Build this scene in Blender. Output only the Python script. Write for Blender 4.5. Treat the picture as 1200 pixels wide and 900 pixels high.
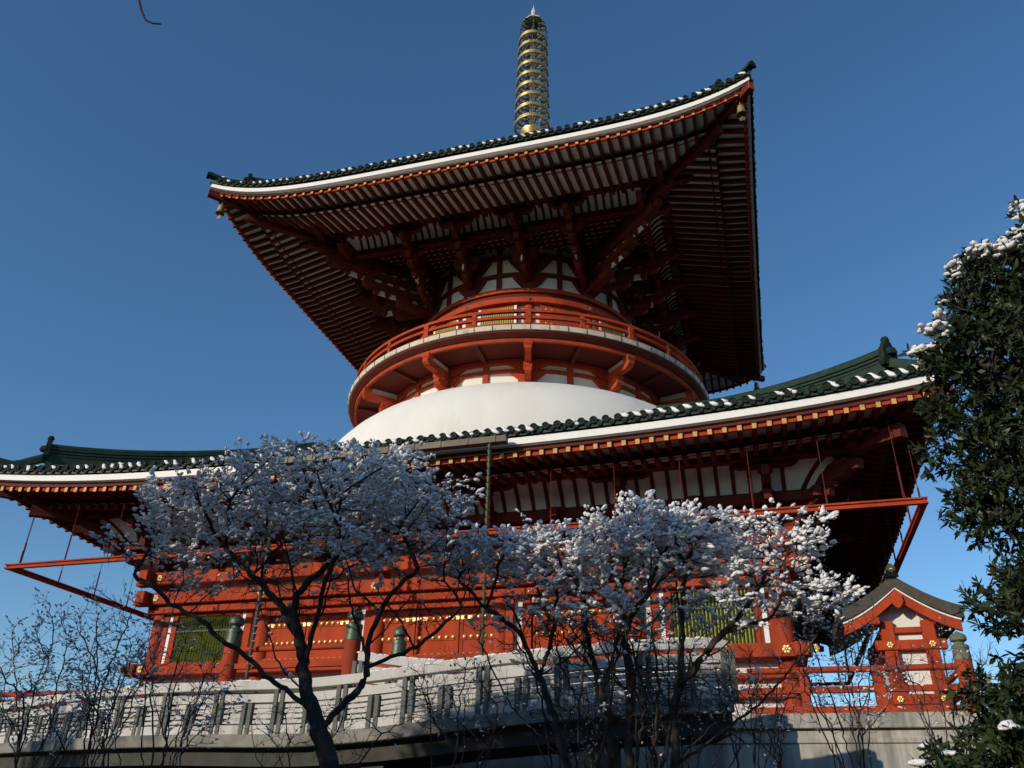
import bpy, math, random
import numpy as np
from mathutils import Vector, Matrix
PI = math.pi
R_ = math.radians
random.seed(7)
for o in list(bpy.data.objects): bpy.data.objects.remove(o)
scene = bpy.context.scene
COL = scene.collection

# ------------------------------------------------------------------ camera
cam = bpy.data.cameras.new('camera'); camo = bpy.data.objects.new('camera', cam); COL.objects.link(camo)
yaw, pitch, roll = R_(16.61), R_(28.59), R_(1.38)
fw = Vector((-math.sin(yaw)*math.cos(pitch), math.cos(yaw)*math.cos(pitch), math.sin(pitch)))
r0 = Vector((math.cos(yaw), math.sin(yaw), 0)); u0 = r0.cross(fw)
rr = r0*math.cos(roll)+u0*math.sin(roll); uu = -r0*math.sin(roll)+u0*math.cos(roll)
M = Matrix((rr, uu, -fw)).transposed().to_4x4(); M.translation = Vector((13.08, -47.81, 0))
camo.matrix_world = M
cam.sensor_width = 36; cam.lens = 29.13; cam.clip_end = 5000; cam.clip_start = .1
scene.camera = camo
# ------------------------------------------------------------------ sky and sun
SUN_EL, SUN_AZ = R_(17.4), R_(32)           # azimuth measured from -Y towards -X
world = bpy.data.worlds.new('World'); scene.world = world; world.use_nodes = True
nt = world.node_tree; bg = nt.nodes['Background']
sky = nt.nodes.new('ShaderNodeTexSky'); sky.sky_type = 'NISHITA'; sky.sun_disc = False
sky.sun_elevation = SUN_EL; sky.sun_rotation = PI+SUN_AZ
sky.altitude = 50; sky.air_density = 1.0; sky.dust_density = .2; sky.ozone_density = 3.5
hsv = nt.nodes.new('ShaderNodeHueSaturation'); hsv.inputs['Saturation'].default_value = 1.12; hsv.inputs['Hue'].default_value = .499
nt.links.new(sky.outputs[0], hsv.inputs['Color']); nt.links.new(hsv.outputs[0], bg.inputs[0]); bg.inputs[1].default_value = .14
sl = bpy.data.lights.new('sun', 'SUN'); sl.energy = 3.3; sl.angle = R_(.53); sl.color = (1, .89, .74)
so = bpy.data.objects.new('sun', sl); COL.objects.link(so)
sdir = Vector((-math.sin(SUN_AZ)*math.cos(SUN_EL), -math.cos(SUN_AZ)*math.cos(SUN_EL), math.sin(SUN_EL)))
so.rotation_euler = sdir.to_track_quat('Z', 'Y').to_euler(); so.location = sdir*100
scene.view_settings.view_transform = 'Standard'; scene.view_settings.look = 'None'
scene.view_settings.exposure = 0.0; scene.view_settings.gamma = 1; scene.view_settings.use_curve_mapping = False
scene.render.engine = 'CYCLES'

# ------------------------------------------------------------------ materials
MATS = {}
def mat(name, col, rough=.6, var=.15, scale=3., bump=.0, bscale=20., metal=0., col2=None, c2amt=.4, c2scale=1.2, spec=.4, sub=0, streak=False):
    m = bpy.data.materials.new(name); m.use_nodes = True; n = m.node_tree; b = n.nodes['Principled BSDF']
    tc = n.nodes.new('ShaderNodeTexCoord')
    mp = n.nodes.new('ShaderNodeMapping'); n.links.new(tc.outputs['Object'], mp.inputs[0])
    if streak: mp.inputs['Scale'].default_value = (1, 1, .12)
    ns = n.nodes.new('ShaderNodeTexNoise'); ns.inputs['Scale'].default_value = scale; ns.inputs['Detail'].default_value = 6; ns.inputs['Roughness'].default_value = .65
    n.links.new(mp.outputs[0], ns.inputs['Vector'])
    rp = n.nodes.new('ShaderNodeValToRGB'); rp.color_ramp.elements[0].position = .3; rp.color_ramp.elements[1].position = .7
    lo = [max(0, c*(1-var)) for c in col]; hi = [min(1, c*(1+var)) for c in col]
    rp.color_ramp.elements[0].color = (*lo, 1); rp.color_ramp.elements[1].color = (*hi, 1)
    n.links.new(ns.outputs[0], rp.inputs[0]); out = rp.outputs[0]
    if col2:
        n2 = n.nodes.new('ShaderNodeTexNoise'); n2.inputs['Scale'].default_value = c2scale; n2.inputs['Detail'].default_value = 8; n2.inputs['Roughness'].default_value = .7
        n.links.new(mp.outputs[0], n2.inputs['Vector'])
        r2 = n.nodes.new('ShaderNodeValToRGB'); r2.color_ramp.elements[0].position = .62-c2amt*.4; r2.color_ramp.elements[1].position = .78-c2amt*.4
        n.links.new(n2.outputs[0], r2.inputs[0])
        mx = n.nodes.new('ShaderNodeMix'); mx.data_type = 'RGBA'; n.links.new(r2.outputs[0], mx.inputs[0]); n.links.new(out, mx.inputs[6]); mx.inputs[7].default_value = (*col2, 1)
        out = mx.outputs[2]
    n.links.new(out, b.inputs['Base Color']); b.inputs['Roughness'].default_value = rough; b.inputs['Metallic'].default_value = metal
    b.inputs['Specular IOR Level'].default_value = spec
    if bump:
        nb = n.nodes.new('ShaderNodeTexNoise'); nb.inputs['Scale'].default_value = bscale; nb.inputs['Detail'].default_value = 5
        n.links.new(tc.outputs['Object'], nb.inputs['Vector'])
        bp = n.nodes.new('ShaderNodeBump'); bp.inputs['Strength'].default_value = bump; bp.inputs['Distance'].default_value = .02
        n.links.new(nb.outputs[0], bp.inputs['Height']); n.links.new(bp.outputs[0], b.inputs['Normal'])
    MATS[name] = m; return m
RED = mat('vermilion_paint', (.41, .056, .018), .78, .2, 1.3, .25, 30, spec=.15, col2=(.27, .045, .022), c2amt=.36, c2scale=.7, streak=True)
REDD = mat('vermilion_shade', (.115, .021, .014), .65, .18, 1.5, .1, 30, spec=.15)  # darker copy of the vermilion, eave shade put into the colour
WHITE = mat('white_plaster', (.76, .73, .66), .8, .05, .6, .3, 5, col2=(.62, .585, .51), c2amt=.16, c2scale=.5, streak=True)
BOARD = mat('white_soffit_board', (.74, .71, .66), .7, .07, 2, .1, 15)
FASC = mat('white_fascia_paint', (.82, .80, .75), .55, .04, 3)
TILE = mat('green_glazed_tile', (.020, .040, .024), .5, .35, 4, .2, 12, col2=(.04, .05, .03), c2amt=.3, spec=.25)
TILED = mat('dark_green_tile_ends', (.016, .025, .018), .7, .4, 6, .3, 20, spec=.15)
GOLD = mat('gilt_metal', (.74, .54, .22), .4, .2, 5, .2, 15, metal=.8, col2=(.25, .20, .09), c2amt=.35, c2scale=2.5)
GOLDP = mat('gilt_stud', (.74, .54, .20), .4, .1, 5, metal=.35)
OCH = mat('yellow_painted_end', (.58, .30, .09), .6, .25, 3)
BRONZE = mat('weathered_bronze', (.085, .10, .07), .5, .3, 5, .2, 25, metal=.5, col2=(.12, .15, .10), c2amt=.4)
BROWNM = mat('brown_gutter_copper', (.095, .078, .052), .55, .25, 1.2, .1, 10, metal=.3)
STONE = mat('grey_granite', (.47, .44, .37), .8, .18, 2.5, .5, 40, col2=(.2, .19, .165), c2amt=.42, c2scale=.8, streak=True)
STONEW = mat('pale_granite_rim', (.62, .55, .43), .8, .12, 2, .4, 30, col2=(.30, .27, .20), c2amt=.25, c2scale=1.2)
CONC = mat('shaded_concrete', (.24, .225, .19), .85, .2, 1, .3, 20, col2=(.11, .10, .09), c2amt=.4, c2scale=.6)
GREENL = mat('green_window_lattice', (.33, .36, .07), .6, .2, 6)
PALE = mat('pale_parapet_stone', (.55, .53, .48), .8, .1, 2.5, .4, 30, col2=(.33, .31, .27), c2amt=.2, c2scale=1.2, streak=True)
POST = mat('dark_weathered_stone', (.13, .135, .115), .85, .25, 3, .4, 30)
DARK = mat('dark_interior', (.012, .012, .011), .9, .2, 2)
BARKROOF = mat('brown_shingle_roof', (.075, .060, .045), .8, .25, 6, .5, 30)
BARK = mat('dark_bark', (.035, .027, .022), .9, .35, 9, .8, 40, col2=(.09, .085, .075), c2amt=.25, c2scale=6)
TWIG = mat('grey_brown_twigs', (.075, .058, .046), .9, .3, 9, .5, 40)
SNOW = mat('snow', (.82, .80, .78), .7, .03, 5, .4, 25)
PAVE = mat('low_bounce_paving', (.10, .095, .085), .85, .3, 1.5, .3, 20)
GIRD = mat('shade_girder', (.055, .055, .045), .9, .3, 1.5, .3, 20)  # darkness under the bridge deck put into the girder colour
MOSS = mat('mossy_bronze_finial', (.13, .145, .09), .8, .25, 6, .4, 30, col2=(.24, .22, .16), c2amt=.35, c2scale=5)
GROUND = mat('winter_ground', (.05, .042, .03), .95, .3, .8, .6, 10, col2=(.10, .10, .08), c2amt=.3, c2scale=.5)
def leafmat(name, c1, c2):
    m = bpy.data.materials.new(name); m.use_nodes = True; n = m.node_tree; b = n.nodes['Principled BSDF']
    g = n.nodes.new('ShaderNodeNewGeometry'); rp = n.nodes.new('ShaderNodeValToRGB')
    rp.color_ramp.elements[0].color = (*c1, 1); rp.color_ramp.elements[1].color = (*c2, 1)
    n.links.new(g.outputs['Random Per Island'], rp.inputs[0]); n.links.new(rp.outputs[0], b.inputs['Base Color'])
    b.inputs['Roughness'].default_value = .45; b.inputs['Specular IOR Level'].default_value = .35
    return m
LEAF = leafmat('glossy_evergreen_leaf', (.014, .026, .010), (.040, .060, .018))

# ------------------------------------------------------------------ mesh helpers
class MB:
    def __init__(s): s.v = []; s.f = []
    def add(s, vs, fs):
        k = len(s.v); s.v.extend([tuple(v) for v in vs]); s.f.extend([tuple(i+k for i in f) for f in fs])
    def box(s, x0, x1, y0, y1, z0, z1, T=None):
        vs = [Vector((x, y, z)) for z in (z0, z1) for y in (y0, y1) for x in (x0, x1)]
        if T: vs = [T @ v for v in vs]
        s.add(vs, [(0, 2, 3, 1), (4, 5, 7, 6), (0, 1, 5, 4), (2, 6, 7, 3), (0, 4, 6, 2), (1, 3, 7, 5)])
    def beam(s, pts, w, h, up=Vector((0, 0, 1)), z_is='bottom'):
        # rectangular beam along a polyline; pts are the centre of its underside
        pts = [Vector(p) for p in pts]; n = len(pts); vs = []
        for i, p in enumerate(pts):
            d = (pts[min(i+1, n-1)]-pts[max(i-1, 0)]).normalized()
            sd = d.cross(up).normalized(); uz = sd.cross(d).normalized()
            if z_is == 'vertical_cut': uz = Vector(up)
            for a, b in ((-w/2, 0), (w/2, 0), (w/2, h), (-w/2, h)): vs.append(p+sd*a+uz*b)
        fs = [(0, 1, 2, 3), tuple((n-1)*4+k for k in (3, 2, 1, 0))]
        for i in range(n-1):
            for k in range(4): fs.append((i*4+k, (i+1)*4+k, (i+1)*4+(k+1) % 4, i*4+(k+1) % 4))
        s.add(vs, fs)
    def ring(s, prof, n=96, a0=0., a1=2*PI, c=(0, 0)):
        # revolve a closed profile [(r,z)...] about z
        full = abs(a1-a0-2*PI) < 1e-6; m = n if full else n+1; vs = []
        for i in range(m):
            a = a0+(a1-a0)*i/n
            for r, z in prof: vs.append((c[0]+r*math.sin(a), c[1]-r*math.cos(a), z))
        k = len(prof); fs = []
        for i in range(n):
            j = (i+1) % m
            for q in range(k): fs.append((i*k+q, j*k+q, j*k+(q+1) % k, i*k+(q+1) % k))
        if not full: fs += [tuple(range(k)), tuple((m-1)*k+q for q in range(k-1, -1, -1))]
        s.add(vs, fs)
    def lathe(s, prof, n=16, c=(0, 0), T=None):
        vs = []
        for i in range(n):
            a = 2*PI*i/n
            for r, z in prof:
                v = Vector((c[0]+r*math.cos(a), c[1]+r*math.sin(a), z)); vs.append(T @ v if T else v)
        k = len(prof); fs = []
        for i in range(n):
            j = (i+1) % n
            for q in range(k-1): fs.append((i*k+q, j*k+q, j*k+q+1, i*k+q+1))
        fs.append(tuple(i*k for i in range(n-1, -1, -1))); fs.append(tuple(i*k+k-1 for i in range(n)))
        s.add(vs, fs)
    def tube(s, pts, rad, n=6):
        pts = [Vector(p) for p in pts]; m = len(pts); vs = []; ref = Vector((.3, .2, 1)).normalized()
        if not hasattr(rad, '__len__'): rad = [rad]*m
        for i, p in enumerate(pts):
            d = (pts[min(i+1, m-1)]-pts[max(i-1, 0)])
            if d.length < 1e-9: d = Vector((0, 0, 1))
            d.normalize(); a = d.cross(ref)
            if a.length < .05: a = d.cross(Vector((1, 0, 0)))
            a.normalize(); b = a.cross(d)
            for k in range(n):
                t = 2*PI*k/n; vs.append(p+(a*math.cos(t)+b*math.sin(t))*rad[i])
        fs = []
        for i in range(m-1):
            for k in range(n): fs.append((i*n+k, i*n+(k+1) % n, (i+1)*n+(k+1) % n, (i+1)*n+k))
        fs.append(tuple(range(n-1, -1, -1))); fs.append(tuple((m-1)*n+k for k in range(n)))
        s.add(vs, fs)
    def prism(s, poly, T, d):
        # poly in local xz plane extruded along local y by d (centred)
        n = len(poly); vs = [T @ Vector((x, -d/2, z)) for x, z in poly]+[T @ Vector((x, d/2, z)) for x, z in poly]
        s.add(vs, [tuple(range(n)), tuple(range(2*n-1, n-1, -1))]+[(i, i+n, (i+1) % n+n, (i+1) % n) for i in range(n)])
    def build(s, name, m, parent=None, smooth=False, bevel=0):
        me = bpy.data.meshes.new(name); me.from_pydata(s.v, [], s.f); me.update()
        if smooth is True: me.polygons.foreach_set('use_smooth', [True]*len(me.polygons))
        elif smooth: me.shade_smooth(); me.set_sharp_from_angle(angle=smooth)
        o = bpy.data.objects.new(name, me); COL.objects.link(o); me.materials.append(m)
        if parent: o.parent = parent
        if bevel:
            b = o.modifiers.new('b', 'BEVEL'); b.width = bevel; b.segments = 1; b.limit_method = 'ANGLE'; b.angle_limit = R_(50)
        return o
def tag(o, label=None, cat=None, group=None, kind=None):
    if label: o['label'] = label
    if cat: o['category'] = cat
    if group: o['group'] = group
    if kind: o['kind'] = kind
    return o
def empty(name, label, cat, loc=(0, 0, 0), group=None):
    o = bpy.data.objects.new(name, None); COL.objects.link(o); o.location = loc; o.empty_display_size = .3
    return tag(o, label, cat, group)
def RZ(a): return Matrix.Rotation(a, 4, 'Z')
def TR(x, y, z): return Matrix.Translation((x, y, z))
def icos():
    t = (1+5**.5)/2
    v = np.array([(-1, t, 0), (1, t, 0), (-1, -t, 0), (1, -t, 0), (0, -1, t), (0, 1, t), (0, -1, -t), (0, 1, -t), (t, 0, -1), (t, 0, 1), (-t, 0, -1), (-t, 0, 1)], float); v /= np.linalg.norm(v[0])
    f = [(0, 11, 5), (0, 5, 1), (0, 1, 7), (0, 7, 10), (0, 10, 11), (1, 5, 9), (5, 11, 4), (11, 10, 2), (10, 7, 6), (7, 1, 8), (3, 9, 4), (3, 4, 2), (3, 2, 6), (3, 6, 8), (3, 8, 9), (4, 9, 5), (2, 4, 11), (6, 2, 10), (8, 6, 7), (9, 8, 1)]
    vs = list(map(tuple, v)); cache = {}; nf = []
    def mid(a, b):
        k = (min(a, b), max(a, b))
        if k not in cache:
            p = (np.array(vs[a])+np.array(vs[b])); p /= np.linalg.norm(p); cache[k] = len(vs); vs.append(tuple(p))
        return cache[k]
    for a, b, c in f:
        ab, bc, ca = mid(a, b), mid(b, c), mid(c, a); nf += [(a, ab, ca), (b, bc, ab), (c, ca, bc), (ab, bc, ca)]
    return v, np.array(f), np.array(vs), np.array(nf)
ICO0V, ICO0F, ICO1V, ICO1F = icos()
rng = np.random.default_rng(11)
def blobs_mesh(name, P, S, D, m, parent, fine=True):
    """many lumpy snow blobs in one mesh. P centres, S radii, D elongation direction"""
    V, F = (ICO1V, ICO1F) if fine else (ICO0V, ICO0F)
    n = len(P); nv = len(V)
    out = np.empty((n, nv, 3)); 
    jit = 1+rng.uniform(-.22, .22, (n, nv, 1))
    base = V[None]*jit
    D = D/np.maximum(1e-6, np.linalg.norm(D, axis=1, keepdims=True))
    el = rng.uniform(.2, 1.4, (n, 1, 1))
    dot = (base*D[:, None, :]).sum(2, keepdims=True)
    base = base+D[:, None, :]*dot*el
    base[:, :, 2] *= rng.uniform(.6, .9, (n, 1))
    out = base*S[:, None, None]+P[:, None, :]
    fs = (F[None]+(np.arange(n)*nv)[:, None, None]).reshape(-1)
    me = bpy.data.meshes.new(name); me.vertices.add(n*nv); me.vertices.foreach_set('co', out.reshape(-1))
    nf = n*len(F); me.loops.add(nf*3); me.loops.foreach_set('vertex_index', fs.astype(np.int32))
    me.polygons.add(nf); me.polygons.foreach_set('loop_start', np.arange(0, nf*3, 3, dtype=np.int32))
    me.polygons.foreach_set('use_smooth', np.ones(nf, bool)); me.update(calc_edges=True); me.validate()
    me.materials.append(m); o = bpy.data.objects.new(name, me); COL.objects.link(o); o.parent = parent
    return o

# ------------------------------------------------------------------ ground
def ground_z(x, y):
    t = max(0., min(1., (y+46)/26)); return -1.6+t*t*(3-2*t)*1.7
gm = MB(); xs = list(range(-60, 61, 3)); ys = list(range(-90, 61, 3))
gx = [-2500, -600, -150]+xs+[150, 600, 2500]; gy = [-2500, -600, -200]+ys+[150, 600, 2500]
vs = [(x, y, ground_z(x, y)+(.12*math.sin(x*.7)*math.cos(y*.9) if abs(x) < 60 and y < -20 else 0)) for y in gy for x in gx]
W_ = len(gx); gm.add(vs, [(j*W_+i, j*W_+i+1, (j+1)*W_+i+1, (j+1)*W_+i) for j in range(len(gy)-1) for i in range(len(gx)-1)])
tag(gm.build('ground', GROUND, smooth=True), 'brown winter ground with patches of snow sloping up to the pagoda', kind='structure')

# ------------------------------------------------------------------ the pagoda
pagoda = empty('pagoda', 'tall vermilion two-storey pagoda with white dome and round balcony under a wide tiled roof', 'pagoda', (0, 0, 3.5))
class PMB(MB):
    def build(s, name, m, parent=None, smooth=False, bevel=0):
        if parent is None: parent = pagoda
        o = MB.build(s, name, m, None, smooth, bevel)
        o.parent = parent; o.matrix_parent_inverse = Matrix.Translation((0, 0, -3.5))
        return o
# sub-parts sit under mesh parts whose own world offset is the same, so their inverse stays identity
def part(mb, name, m, smooth=False, bevel=0, parent=None):
    o = MB.build(mb, name, m, None, smooth, bevel)
    if parent is None:
        o.parent = pagoda; o.location = (0, 0, -3.5)
    else:
        o.parent = parent
    return o

class Roof:
    def __init__(s, w, zs, lift, p, m0, flare, kw, ks, purl, zp_slope, topm, ztop, bow, name):
        s.w, s.zs, s.lift, s.p, s.m0, s.flare, s.kw, s.ks, s.purl, s.bs, s.topm, s.ztop, s.bow, s.name = w, zs, lift, p, m0, flare, kw, ks, purl, zp_slope, topm, ztop, bow, name
    def up(s, v, m):
        u = min(1.05, abs(v)/max(m, .01)); f = max(0, (m-s.m0)/(s.w-s.m0))
        return s.lift*(u**s.p)*f**1.3
    def edge(s, v):     # plan distance of the eave edge at lateral position v
        return s.w-s.flare*(1-(min(1, abs(v)/s.w))**4)
    def zf(s, v, m):    # underside of flying rafters
        return s.zs+s.ks*(s.w-m)+s.up(v, m)
    def zb(s, v, m):    # underside of base rafters
        mk = s.w-s.kw; return s.zs+s.ks*s.kw-.36+s.bs*(mk-m)+s.up(v, m)
    def ztopsurf(s, v, m):
        t = (s.w-m)/(s.w-s.topm); H = s.ztop-(s.zs+1.0)
        return s.zs+1.0+H*((1-s.bow)*t+s.bow*t*t)+s.up(v, m)
SIDES = [RZ(k*PI/2) for k in range(4)]     # side 0 is the front (-Y); local frame: x lateral, y=-m
def build_roof(R, rs, tiles, fade_rib=6):
    w = R.w
    # tile surface
    mb = MB(); N = 40; K = 10
    for T in SIDES:
        g = []
        for j in range(K+1):
            row = []
            for i in range(N+1):
                u = -1+2*i/N; tt = j/K; m = R.edge(u*w)*(1-tt)+R.topm*tt; v = u*m
                if j == 0: v = u*w if abs(u) < .999 else u*m; m = R.edge(v)
                row.append(T @ Vector((v, -m, R.ztopsurf(v, m))))
            g.append(row)
        vs = [p for r in g for p in r]; n = N+1
        mb.add(vs, [(j*n+i, j*n+i+1, (j+1)*n+i+1, (j+1)*n+i) for j in range(K) for i in range(N)])
        # thickness lip
        vs = [p for p in g[0]]+[p-Vector((0, 0, .22)) for p in g[0]]
        mb.add(vs, [(i+n, i+1+n, i+1, i) for i in range(N)])
    roof = part(mb, R.name, TILE, smooth=R_(40)); roof['label'] = 'green tiled roof'
    # cover-tile ribs
    mb = MB(); mc = MB(); mk = MB()
    nt_ = int(round(2*w/tiles)); sp = 2*w/nt_
    for si, T in enumerate(SIDES):
        for i in range(nt_):
            v = -w+sp*(i+.5); e = R.edge(v)+random.uniform(-.02, .02); rad = sp*.27*random.uniform(.96, 1.04)
            mend = max(abs(v)+.1, R.topm); mst = e+.06
            if mst-mend < .2: continue
            L = mst-mend; ns = max(2, int(L/1.6)) if si in (0, 1, 3) else 2
            pts = []
            for q in range(ns+1):
                m = mst-L*q/ns; pts.append(Vector((v, -m, R.ztopsurf(v, min(m, e)))))
            prev = None; vs = []
            for p in pts:
                for a in range(5):
                    t = PI*a/4; vs.append(T @ (p+Vector((math.cos(t)*rad, 0, math.sin(t)*rad*1.05+.02))))
            fs = [(q*5+a, q*5+a+1, (q+1)*5+a+1, (q+1)*5+a) for q in range(len(pts)-1) for a in range(4)]
            mb.add(vs, fs)
            # round end tile: disc with rim
            c = pts[0]+Vector((0, 0, .03)); rr_ = rad*1.22
            vs = []; nn = 10
            for dy, r1 in ((.06, rr_), (-.05, rr_), (-.05, rr_*.74), (-.015, rr_*.70), (-.015, rr_*.3), (-.045, rr_*.22)):
                for a in range(nn): vs.append(T @ (c+Vector((math.cos(2*PI*a/nn)*r1, dy, math.sin(2*PI*a/nn)*r1))))
            fs = [(q*nn+a, q*nn+(a+1) % nn, (q+1)*nn+(a+1) % nn, (q+1)*nn+a) for q in range(5) for a in range(nn)]
            fs.append(tuple(5*nn+a for a in range(nn)))
            mc.add(vs, fs)
            # pan tile lip between
            v2 = v+sp/2
            if abs(v2) < w-.2:
                e2 = R.edge(v2); z = R.ztopsurf(v2, e2)
                poly = [(-sp*.26, .0), (-sp*.13, -.075), (sp*.13, -.075), (sp*.26, .0), (sp*.26, -.10), (sp*.12, -.2), (-sp*.12, -.2), (-sp*.26, -.10)]
                mk.prism(poly, T @ TR(v2, -e2-.02, z), .10)
    part(mb, 'cover_tile_ridges', TILE, smooth=R_(60), parent=roof)
    part(mc, 'round_end_tiles', TILED, parent=roof)
    part(mk, 'pan_tile_lips', TILED, parent=roof)
    # fascia, red board
    def strip(m_in, z0, z1, th, material, name, zoff=0, front_only=False, trim=None):
        mb = MB(); N = 48
        for T in SIDES:
            vs = []
            for i in range(N+1):
                u = -1+2*i/N
                sgn = 1 if u > 0 else -1
                v = sgn*(1-(1-abs(u))**1.3)*w; e = R.edge(v)-m_in; v2 = v*e/R.edge(v)
                zz = R.zs+R.up(v, w)
                for dm, z in ((0, z0), (0, z1), (-th, z1), (-th, z0)):
                    m = e+dm; vs.append(T @ Vector((v2 if abs(u) < 1 else sgn*m, -m, zz+z)))
            fs = [(i*4+k, (i+1)*4+k, (i+1)*4+(k+1) % 4, i*4+(k+1) % 4) for i in range(N) for k in range(4)]
            mb.add(vs, fs)
        return part(mb, name, material, parent=roof)
    strip(.10, .50, .78, .40, FASC, 'white_fascia')
    strip(.34, .27, .497, .16, REDD, 'under_board')
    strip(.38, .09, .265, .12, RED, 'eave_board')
    # rafters
    nf = int(round(2*w/rs)); sp = 2*w/nf; rw, rh = .17, .24
    m1 = MB(); m2 = MB(); mcap = MB()
    for si, T in enumerate(SIDES):
        for i in range(nf):
            v = -w+sp*(i+.5); e = R.edge(v)
            v += random.uniform(-.012, .012)
            a, b = e-.30+random.uniform(-.015, .015), max(w-R.kw-.05, abs(v)+.22)
            if a-b > .15:
                pts = [T @ Vector((v, -(a+(b-a)*q/3), R.zf(v, a+(b-a)*q/3)-.15+.15)) for q in range(4)]
                if si == 0 and (R.name == 'upper_roof' or -2 < v < 17.3):
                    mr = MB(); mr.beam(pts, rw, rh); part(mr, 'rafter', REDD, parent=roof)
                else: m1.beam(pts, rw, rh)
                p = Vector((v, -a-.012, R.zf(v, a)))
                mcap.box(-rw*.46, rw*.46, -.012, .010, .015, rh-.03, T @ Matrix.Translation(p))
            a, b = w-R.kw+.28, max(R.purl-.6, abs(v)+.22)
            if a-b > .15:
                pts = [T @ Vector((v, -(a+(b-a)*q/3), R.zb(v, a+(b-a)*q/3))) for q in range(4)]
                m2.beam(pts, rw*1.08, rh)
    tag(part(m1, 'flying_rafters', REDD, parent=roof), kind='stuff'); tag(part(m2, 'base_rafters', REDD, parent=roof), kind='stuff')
    part(mcap, 'yellow_rafter_ends', OCH, parent=roof)
    # white boards above the rafters
    for nm, fz, ma, mi in (('outer_soffit', R.zf, w-.32, w-R.kw-.1), ('inner_soffit', R.zb, w-R.kw+.25, R.purl-.8)):
        mb = MB(); N = 40; K = 4
        for T in SIDES:
            vs = []
            for j in range(K+1):
                m = ma+(mi-ma)*j/K
                for i in range(N+1):
                    v = (-1+2*i/N)*m; vs.append(T @ Vector((v, -m, fz(v, m)+rh+.012)))
            n = N+1; mb.add(vs, [(j*n+i, (j+1)*n+i, (j+1)*n+i+1, j*n+i+1) for j in range(K) for i in range(N)])
        part(mb, nm, BOARD, parent=roof)
    # kioi beam between the tiers
    for T in SIDES:
        mb = MB(); m = w-R.kw; pts = []
        for i in range(33):
            v = (-1+2*i/32)*m; pts.append(T @ Vector((v, -m, R.zb(v, m)+rh+.02)))
        mb.beam(pts, .26, .37, z_is='vertical_cut')
        part(mb, 'tier_beam', REDD, parent=roof)
    # hip rafters
    for k in range(4):
        mb = MB(); T = RZ(k*PI/2)
        pts = []
        for q in range(13):
            m = R.purl-1.0+(w-.1-R.purl+1.0)*q/12; pts.append(T @ Vector((m, -m, R.zf(m, m)-.22)))
        mb.beam(pts, .32, .44, z_is='vertical_cut')
        pts = []
        m9 = w-R.kw+.6
        for q in range(9):
            m = R.purl-1.0+(m9-R.purl+1.0)*q/8; pts.append(T @ Vector((m, -m, R.zb(m, m)-.42)))
        mb.beam(pts, .38, .5, z_is='vertical_cut')
        part(mb, 'hip_rafter', REDD, parent=roof)
        mb = MB(); m = w-.1; mb.beam([T @ Vector((m+.002, -m-.002, R.zf(m, m)-.225)), T @ Vector((m+.05, -m-.05, R.zf(m, m)-.225))], .34, .45); part(mb, 'hip_rafter_end', RED, parent=roof)
    return roof
def hip_ridges(R, roof, hs, gap, curl, rise=.08):
    w = R.w
    for k in range(4):
        T = RZ(k*PI/2); mb = MB()
        m_end = w-gap
        def zr(m): return R.ztopsurf(m, m)-.08+(rise*(m/m_end)**7 if m <= m_end+1e-6 else rise*max(0, 1-(m-m_end)/gap*1.6))
        pts = [T @ Vector((m, -m, zr(m))) for m in [m_end-(m_end-R.topm)*(q/14)**1.2 for q in range(15)]]
        mb.beam([p-Vector((0, 0, rise)) for p in pts], .50, hs*.3+rise, z_is='vertical_cut')
        nl = 6; lh = hs*.7/nl
        for q in range(nl):
            mb.beam([p+Vector((0, 0, hs*.3+lh*q)) for p in pts], .56 if q % 2 == 0 else .42, lh*.98, z_is='vertical_cut')
        mb.tube([p+Vector((0, 0, hs+.06)) for p in pts], .17, 8)
        # lower ridge out to the corner with an upturned end
        pts = [T @ Vector((m, -m, zr(m)+max(0, (m-w+.7))*curl)) for m in [m_end+(w-m_end+.12)*q/7 for q in range(8)]]
        mb.beam(pts, .40, hs*.38, z_is='vertical_cut'); mb.tube([p+Vector((0, 0, hs*.42)) for p in pts], .14, 8)
        o = part(mb, 'hip_ridge', TILE, smooth=R_(45), parent=roof)
        # ridge-end ornaments: horned tile plate
        mo = MB(); h = hs*1.5
        poly = [(-.42, 0), (.42, 0), (.50, .12*h), (.36, .35*h), (.40, .6*h), (.30, .82*h), (.22, .86*h), (.16, 1.02*h), (0, 1.16*h), (-.16, 1.02*h), (-.22, .86*h), (-.30, .82*h), (-.40, .6*h), (-.36, .35*h), (-.50, .12*h)]
        Tm = T @ TR(m_end+.05, -m_end-.05, zr(m_end)) @ RZ(PI/4)
        mo.prism(poly, Tm, .22); mo.lathe([(.0, .42*h), (.2, .45*h), (.24, .55*h), (.2, .68*h), (0, .72*h)], 8, (0, -.12), Tm)
        mo.lathe([(0, 1.02*h), (.13, 1.06*h), (.16, 1.16*h), (.11, 1.27*h), (0, 1.3*h)], 8, (0, 0), Tm)
        Tm = T @ TR(w+.12, -w-.12, zr(w)+.55*curl) @ RZ(PI/4)
        mo.prism([(x*.5, z*.42) for x, z in poly], Tm, .16)
        part(mo, 'ridge_end_ornament', TILED, parent=roof)
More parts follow.
